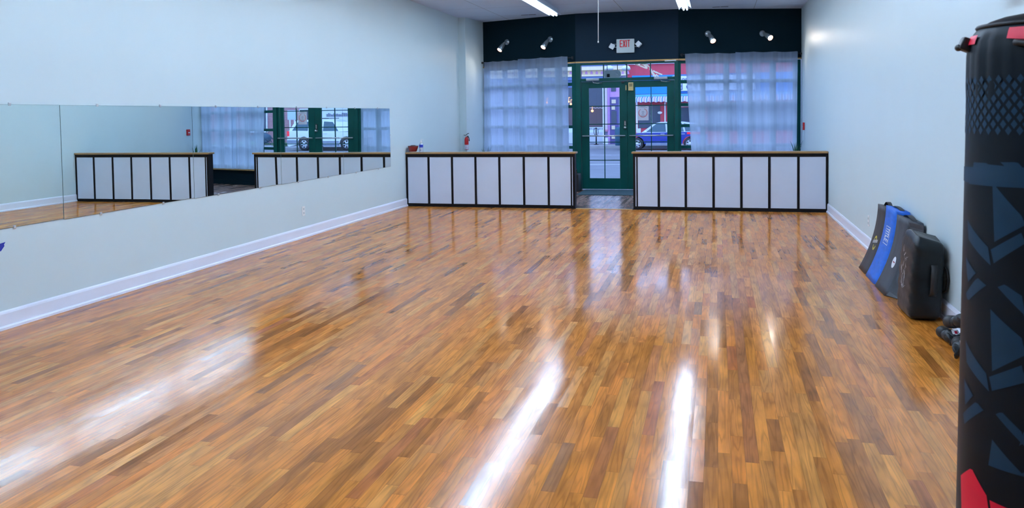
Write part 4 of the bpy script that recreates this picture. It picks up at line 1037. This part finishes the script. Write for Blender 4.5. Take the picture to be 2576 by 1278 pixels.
# awning: striped sloping valance
M_str = [mm('awning_pink', (.60, .38, .46)), mm('awning_white', (.72, .76, .88)), mm('awning_blue', (.08, .16, .50))]
a, b_2 = at(1592, 256, Y=YF-.9), at(2050, 256, Y=YF-.9); zt = at(1640, 243, Y=YF-.2).z; zb = a.z; n = 170
m = MB()
for k in range(n):
    x0, x1 = a.x+(b_2.x-a.x)*k/n, a.x+(b_2.x-a.x)*(k+1)/n; m.mi = (0, 0, 1, 2, 1)[k % 5] if True else 0
    sc0 = .05*abs(math.sin(k*math.pi/5)); sc1 = .05*abs(math.sin((k+1)*math.pi/5))
    m.face([(x0, YF-.2, zt), (x1, YF-.2, zt), (x1, YF-.75, zb+.16), (x0, YF-.75, zb+.16)]); m.face([(x0, YF-.75, zb+.16), (x1, YF-.75, zb+.16), (x1, YF-.76, zb-sc1), (x0, YF-.76, zb-sc0)])
m.build('awning', M_str, B_)
m = MB(); R2(m, 1600, 257, 1604, 334, .1); R2(m, 1671.5, 257, 1674.5, 345, .1); R2(m, 1713, 264, 1740, 268, .1); m.build('white_post', M_wp, B_)
m = MB(); R2(m, 1606, 264, 1661, 322, .04); R2(m, 1708, 270, 1760, 310, .06); R2(m, 1780, 270, 2040, 330, .06); m.build('shop_window', M_dkwin, B_)
m = MB(); R2(m, 1637, 262, 1640, 325, .08); m.build('window_bar', M_offwhite, B_)
p = at(1660, 283.5, Y=YF-.07); m = MB(); m.prism([(p.x+.13*math.cos(k*.3927), p.z+.07*math.sin(k*.3927)) for k in range(16)], YF-.09, YF-.06); m.build('oval_sticker', M_wp, B_)
m = MB(); R2(m, 1604, 323, 1612, 334, .08, depth=.03); m.build('notice', M_wp, B_)
# white domes of the twin street lamps in front
for px in (1532, 1575):
    c_ = at(px, 173.5, Y=38); t = thing('street_lamp', 'white dome street lamp over the street, %s of the transom' % ('left' if px < 1550 else 'middle'), 'street lamp', (c_.x, 38, ZS))
    MB().lathe([(0, .19), (.10, .175), (.18, .11), (.21, .0), (.0, .0)], (c_.x, 38, c_.z-.02), 'Z', 20).build('dome', M_wp, t)
    MB().lathe([(.20, .0), (.16, -.05), (.0, -.06)], (c_.x, 38, c_.z-.02), 'Z', 20).build('lens', mm('frosted_lens', (.5, .52, .58), .3), t)
    MB().tube([(c_.x, 38, c_.z+.16), (c_.x, 38, c_.z+1.0), (c_.x, 38.5, c_.z+1.6), (c_.x, 42.8, c_.z+1.8), (c_.x, 43.5, c_.z+1.2), (c_.x, 43.5, ZW)] if False else [(c_.x, 38, c_.z+.16), (c_.x, 38, c_.z+1.2), (c_.x, 39, c_.z+1.5), (c_.x, 45.79, c_.z+1.5)], .03, 6).build('arm', M_black, t)
# bike rack, bin
p = at(1500, 362, Y=44.9); p.z = ZW; t = thing('bike_rack', 'black post with an oval ring on the far sidewalk', 'bike rack', (p.x, p.y, ZW)); zt = at(1500, 321, Y=p.y).z
MB().tube([(p.x, p.y, ZW), (p.x, p.y, zt)], .035, 8).lathe([(.15, 0), (.15, .01), (.03, .03)], (p.x, p.y, ZW), 'Z', 14).build('post', M_black, t)
zc = at(1500, 331.5, Y=p.y).z; MB().tube([(p.x+.12*math.cos(k*math.pi/12), p.y-.03, zc+.22*math.sin(k*math.pi/12)) for k in range(25)], .018, 6, cap=False).build('ring', M_black, t)
p = at(1556, 366, Z=ZW); m = MB(); m.lathe([(0, 0), (.16, 0), (.18, .03), (.20, .85), (.16, .98), (0, 1.0)], (p.x, p.y, ZW), 'Z', 18); tag(m.build('litter_bin', mm('dark_teal_metal', (.02, .09, .14))), 'dark teal litter bin on the far sidewalk beside the lilac shop', 'bin')

# buildings seen only in the mirrors
M_brick = bpy.data.materials.new('red_brick'); M_brick.use_nodes = True
N = M_brick.node_tree.nodes; K = M_brick.node_tree.links; br = N.new('ShaderNodeTexBrick'); tc = N.new('ShaderNodeTexCoord'); mp = N.new('ShaderNodeMapping'); mp.inputs['Rotation'].default_value = (math.pi/2, 0, 0)
K.new(tc.outputs['Object'], mp.inputs[0]); K.new(mp.outputs[0], br.inputs['Vector']); br.inputs['Scale'].default_value = 4
br.inputs['Color1'].default_value = (.42, .17, .19, 1); br.inputs['Color2'].default_value = (.34, .13, .14, 1); br.inputs['Mortar'].default_value = (.42, .32, .34, 1); K.new(br.outputs[0], N['Principled BSDF'].inputs['Base Color'])
D_ = thing('brick_house', 'red brick building seen only in the mirrors behind the hedge', 'building', (18, 49, ZW))
m = MB(); m.box((15.9, 49, ZW), (30, 56, 5.5)); m.build('wall', M_brick, D_)
m = MB(); m.box((16.15, 48.94, .30), (17.05, 49.0, 2.0)); m.box((19.6, 48.94, .6), (20.8, 49, 2.4)); m.build('window', M_dkwin, D_)
m = MB()
for x0, x1, z0, z1 in ((16.1, 17.1, .22, .30), (16.1, 17.1, 2.0, 2.08), (16.08, 16.15, .22, 2.08), (17.05, 17.12, .22, 2.08), (19.5, 20.9, .52, .6), (19.53, 19.6, .5, 2.4)): m.box((x0, 48.9, z0), (x1, 49, z1))
m.build('window_frame', M_wp, D_)
E_ = thing('white_sided_building', 'white clapboard building seen only in the mirrors behind the white car', 'building', (13, 48, ZW))
m = MB(); m.box((8.2, 48, ZW), (15.85, 55, 5.0)); m.build('wall', mat('white_siding', (.66, .70, .80), .6, var=.05, scale=3, stretch=(.1, 1, 14)), E_)
m = MB(); x = 14.6; rnd = random.Random(9)
while x > 12.9:
    w_ = rnd.uniform(.05, .12); h_ = rnd.uniform(.13, .24); m.box((x-w_, 47.97, 1.50), (x, 48, 1.50+h_)); x -= w_+.035
m.build('lettering', M_ink, E_)
m = MB(); m.box((8.2, 47.7, 2.6), (15.9, 48, 2.9)); m.build('eave', M_slateb, E_)
t = thing('sign_stand', 'pale sign board on twin posts seen only in the mirrors', 'sign', (16.3, 46.3, ZW))
MB().box((15.85, 46.3, 1.35), (16.5, 46.35, 1.95), .01).build('board', mm('pale_blue_sign', (.45, .55, .66)), t)
for x in (16.0, 16.32): MB().box((x, 46.32, ZW), (x+.07, 46.37, 1.4)).build('post', M_wp, t)
# planting
M_grass = mat('lawn', (.10, .20, .07), .9, var=.4, scale=9, bump=.8)
m = MB(); m.box((16.9, 47.5, ZW), (30, 48.85, ZW+.06), .02); o = m.build('lawn', M_grass); tag(o, 'strip of green lawn seen only in the mirrors', 'lawn'); o['kind'] = 'stuff'
def shrub(c, r, n, m_, label, seed):
    rnd = random.Random(seed); b = MB()
    for k in range(n):
        d = Vector((rnd.gauss(0, 1), rnd.gauss(0, 1), rnd.gauss(0, 1))).normalized(); p = Vector(c)+Vector((d.x*r[0], d.y*r[1], abs(d.z)*r[2]))*rnd.uniform(.5, 1)
        q = Vector((rnd.uniform(-1, 1), rnd.uniform(-1, 1), rnd.uniform(-1, 1))).normalized()*.10; s = d.cross(q).normalized()*.05
        b.face([p-s, p+q*.4-s*.3, p+q, p+q*.4+s])
    b.ball((c[0], c[1], c[2]+r[2]*.5), (r[0]*.75, r[1]*.75, r[2]*.5), 2)
    tag(b.build('shrub', m_), label, 'shrub')
shrub((18.6, 46.6, ZW+.09), (1.0, .7, .75), 500, mm('dark_blue_green_leaves', (.05, .10, .14), .8), 'large dark shrub seen only in the mirrors beside the door frame', 1)
shrub((18.2, 44.4, ZW+.03), (.9, .35, .3), 300, mm('light_green_leaves', (.22, .36, .20), .8), 'low light green shrub seen only in the mirrors at the kerb', 2)
shrub((15.9, 44.3, ZW+.03), (.6, .4, .3), 300, mm('mid_green_leaves', (.14, .22, .10), .8), 'low green shrub seen only in the mirrors behind the white car', 3)

# ---------------------------------------------------------------- cars
M_tyre = mm('tyre_rubber', (.02, .02, .025), .7); M_alloy = mat('alloy_rim', (.55, .57, .62), .3, metal=.6)
M_cglass = mat('car_glass', (.03, .09, .13), .1, var=.1, spec=.5)
def car(name, label, x0, y0, ln, body_col, top, lower, glass, wheels, wr, wid, lights, roofm=None, cladding=None):
    """side profile in metres from the front bumper; the car faces -X, its visible side at y0"""
    t = thing(name, label, 'car', (x0+ln/2, y0+wid/2, ZS))
    mb_ = mat(name+'_paint', body_col, .25, var=.03, coat=.8)
    # body with wheel arches
    bottom = []
    for wx in wheels:
        for k in range(9):
            a = math.pi-k*math.pi/8; bottom.append((wx+(wr+.06)*math.cos(a), max(.24, wr+(wr+.06)*math.sin(a))))
    poly = [(0.02, .30)]+lower+[(ln, .35), (ln-.1, .24)]+bottom[::-1]+[(.1, .24)]
    b = MB(Matrix.Translation((x0, y0, ZS))); b.prism(poly, .0, wid); b.build('body', mb_, t)
    # cabin narrows upwards
    b = MB(Matrix.Translation((x0, y0, ZS)))
    def side(ins): return [(x, z) for x, z in top]
    zmin = min(z for x, z in top); zmax = max(z for x, z in top)
    A = [b.v((x, .02+(z-zmin)*.22, z)) for x, z in top]; B = [b.v((x, wid-.02-(z-zmin)*.22, z)) for x, z in top]
    b.bm.faces.new(A[::-1]); b.bm.faces.new(B)
    for i in range(len(A)): b.bm.faces.new([A[i], A[(i+1) % len(A)], B[(i+1) % len(A)], B[i]])
    b.build('roof', roofm or mb_, t)
    for g_ in glass:
        for sd in (0, 1):
            b = MB(Matrix.Translation((x0, y0, ZS))); fy = lambda z: (.02+(z-zmin)*.22)
            P = [(x, (fy(z)-.006) if sd == 0 else (wid-fy(z)+.006), z) for x, z in g_]; b.face(P); b.build('side_window', M_cglass, t)
    for wx in wheels:
        for sd in (0, 1):
            yc = .0 if sd == 0 else wid-.2
            b = MB(Matrix.Translation((x0+wx, y0+yc, ZS+wr))); b.lathe([(wr*.62, -.005), (wr*.93, -.01), (wr, .03), (wr, .18), (wr*.93, .21), (wr*.3, .21)], (0, 0, 0), 'Y', 28); wo = b.build('wheel', M_tyre, t)
            b = MB(Matrix.Translation((x0+wx, y0+yc, ZS+wr))); yy = .0 if sd == 0 else .2
            b.lathe([(wr*.55, yy), (wr*.64, yy), (wr*.64, yy+.02)], (0, 0, 0), 'Y', 28)
            for k in range(6):
                a = k*math.pi/3; ca, sa = math.cos(a), math.sin(a); pr_ = .05
                b.face([(-sa*pr_, yy, ca*pr_), (sa*pr_, yy, -ca*pr_), (ca*wr*.58+sa*pr_*.7, yy+.005, sa*wr*.58-ca*pr_*.7), (ca*wr*.58-sa*pr_*.7, yy+.005, sa*wr*.58+ca*pr_*.7)])
            b.lathe([(0, yy-.01), (.07, yy-.008), (.08, yy+.01)], (0, 0, 0), 'Y', 14)
            b.build('rim', M_alloy, wo)
    for (lx0, lx1, lz0, lz1, m_) in lights:
        b = MB(Matrix.Translation((x0, y0, ZS))); b.box((lx0, -.012, lz0), (lx1, .15, lz1), .01); b.build('tail_light' if lx0 > ln/2 else 'headlight', m_, t)
    if cladding:
        b = MB(Matrix.Translation((x0, y0, ZS)))
        for c0, c1, z0, z1 in cladding: b.box((c0, -.02, z0), (c1, .03, z1), .01)
        b.build('side_moulding', mm(name+'_cladding', (.22, .25, .32)), t)
    return t
RL = mat('red_lens', (.75, .01, .03), .2, emit=(1, .02, .04), es=.25); WL = mat('clear_lens', (.6, .65, .7), .1)
bc = at(1602, 375, Z=ZS); bx0 = at(1602, 370, Y=41.2).x-.86
c1 = car('blue_car', 'blue hatchback parked across the street, seen through the right door', bx0, 41.2, 4.35, (.006, .030, .30),
    [(1.05, .86), (1.72, 1.34), (2.0, 1.42), (3.1, 1.43), (3.75, 1.34), (4.22, .92), (4.2, .86)], [(0, .55), (.12, .72), (.95, .87), (4.25, .93), (4.33, .80)],
    [[(1.33, .92), (1.82, 1.32), (2.28, 1.35), (2.32, .92)], [(2.40, .92), (2.36, 1.35), (3.1, 1.35), (3.2, .93)], [(3.28, .94), (3.18, 1.34), (3.62, 1.28), (3.9, .96)]],
    (.86, 3.50), .32, 1.75, [(3.35, 4.32, .80, .90, RL), (.02, .4, .60, .72, WL), (4.0, 4.35, .56, .60, RL)], cladding=[(1.32, 3.05, .24, .37)], roofm=mat('pale_roof', (.50, .56, .75), .2, coat=.5))
b = MB(Matrix.Translation((bx0, 41.2, ZS))); b.ball((1.30, -.10, .93), (.07, .09, .065), 2); b.build('side_mirror', M_wp, c1)
b = MB(Matrix.Translation((bx0, 41.2, ZS))); b.box((2.05, -.012, .80), (2.25, .01, .83), .005).box((3.05, -.012, .80), (3.25, .01, .83), .005); b.build('door_handle', M_alloy, c1)
c2 = car('white_suv', 'white sport utility vehicle parked across the street, seen in the mirrors', 9.45, 42.0, 4.65, (.70, .73, .80),
    [(1.05, 1.08), (1.62, 1.62), (1.95, 1.74), (3.9, 1.78), (4.18, 1.70), (4.55, 1.12), (4.5, 1.08)], [(0, .70), (.05, .95), (.9, 1.06), (4.55, 1.14), (4.62, .92), (4.65, .62)],
    [[(1.42, 1.12), (1.80, 1.62), (2.30, 1.66), (2.32, 1.12)], [(2.42, 1.12), (2.40, 1.66), (3.10, 1.67), (3.16, 1.14)], [(3.28, 1.14), (3.24, 1.67), (4.0, 1.64), (4.34, 1.16)]],
    (.93, 3.55), .38, 1.8, [(4.50, 4.655, .84, 1.13, RL), (.0, .35, .78, .95, WL)], cladding=[(1.4, 3.1, .46, .56), (1.4, 3.1, .27, .40), (4.0, 4.67, .45, .62)])
b = MB(Matrix.Translation((9.45, 42.0, ZS))); b.box((2.08, -.015, .96), (2.28, .01, 1.0), .005).box((3.0, -.015, .98), (3.18, .01, 1.02), .005); b.build('door_handle', M_alloy, c2)
b = MB(Matrix.Translation((9.45, 42.0, ZS))); b.tube([(2.1, .28, 1.82), (3.9, .28, 1.84)], .02, 6).tube([(2.1, 1.5, 1.82), (3.9, 1.5, 1.84)], .02, 6); b.build('roof_rack', M_black, c2)
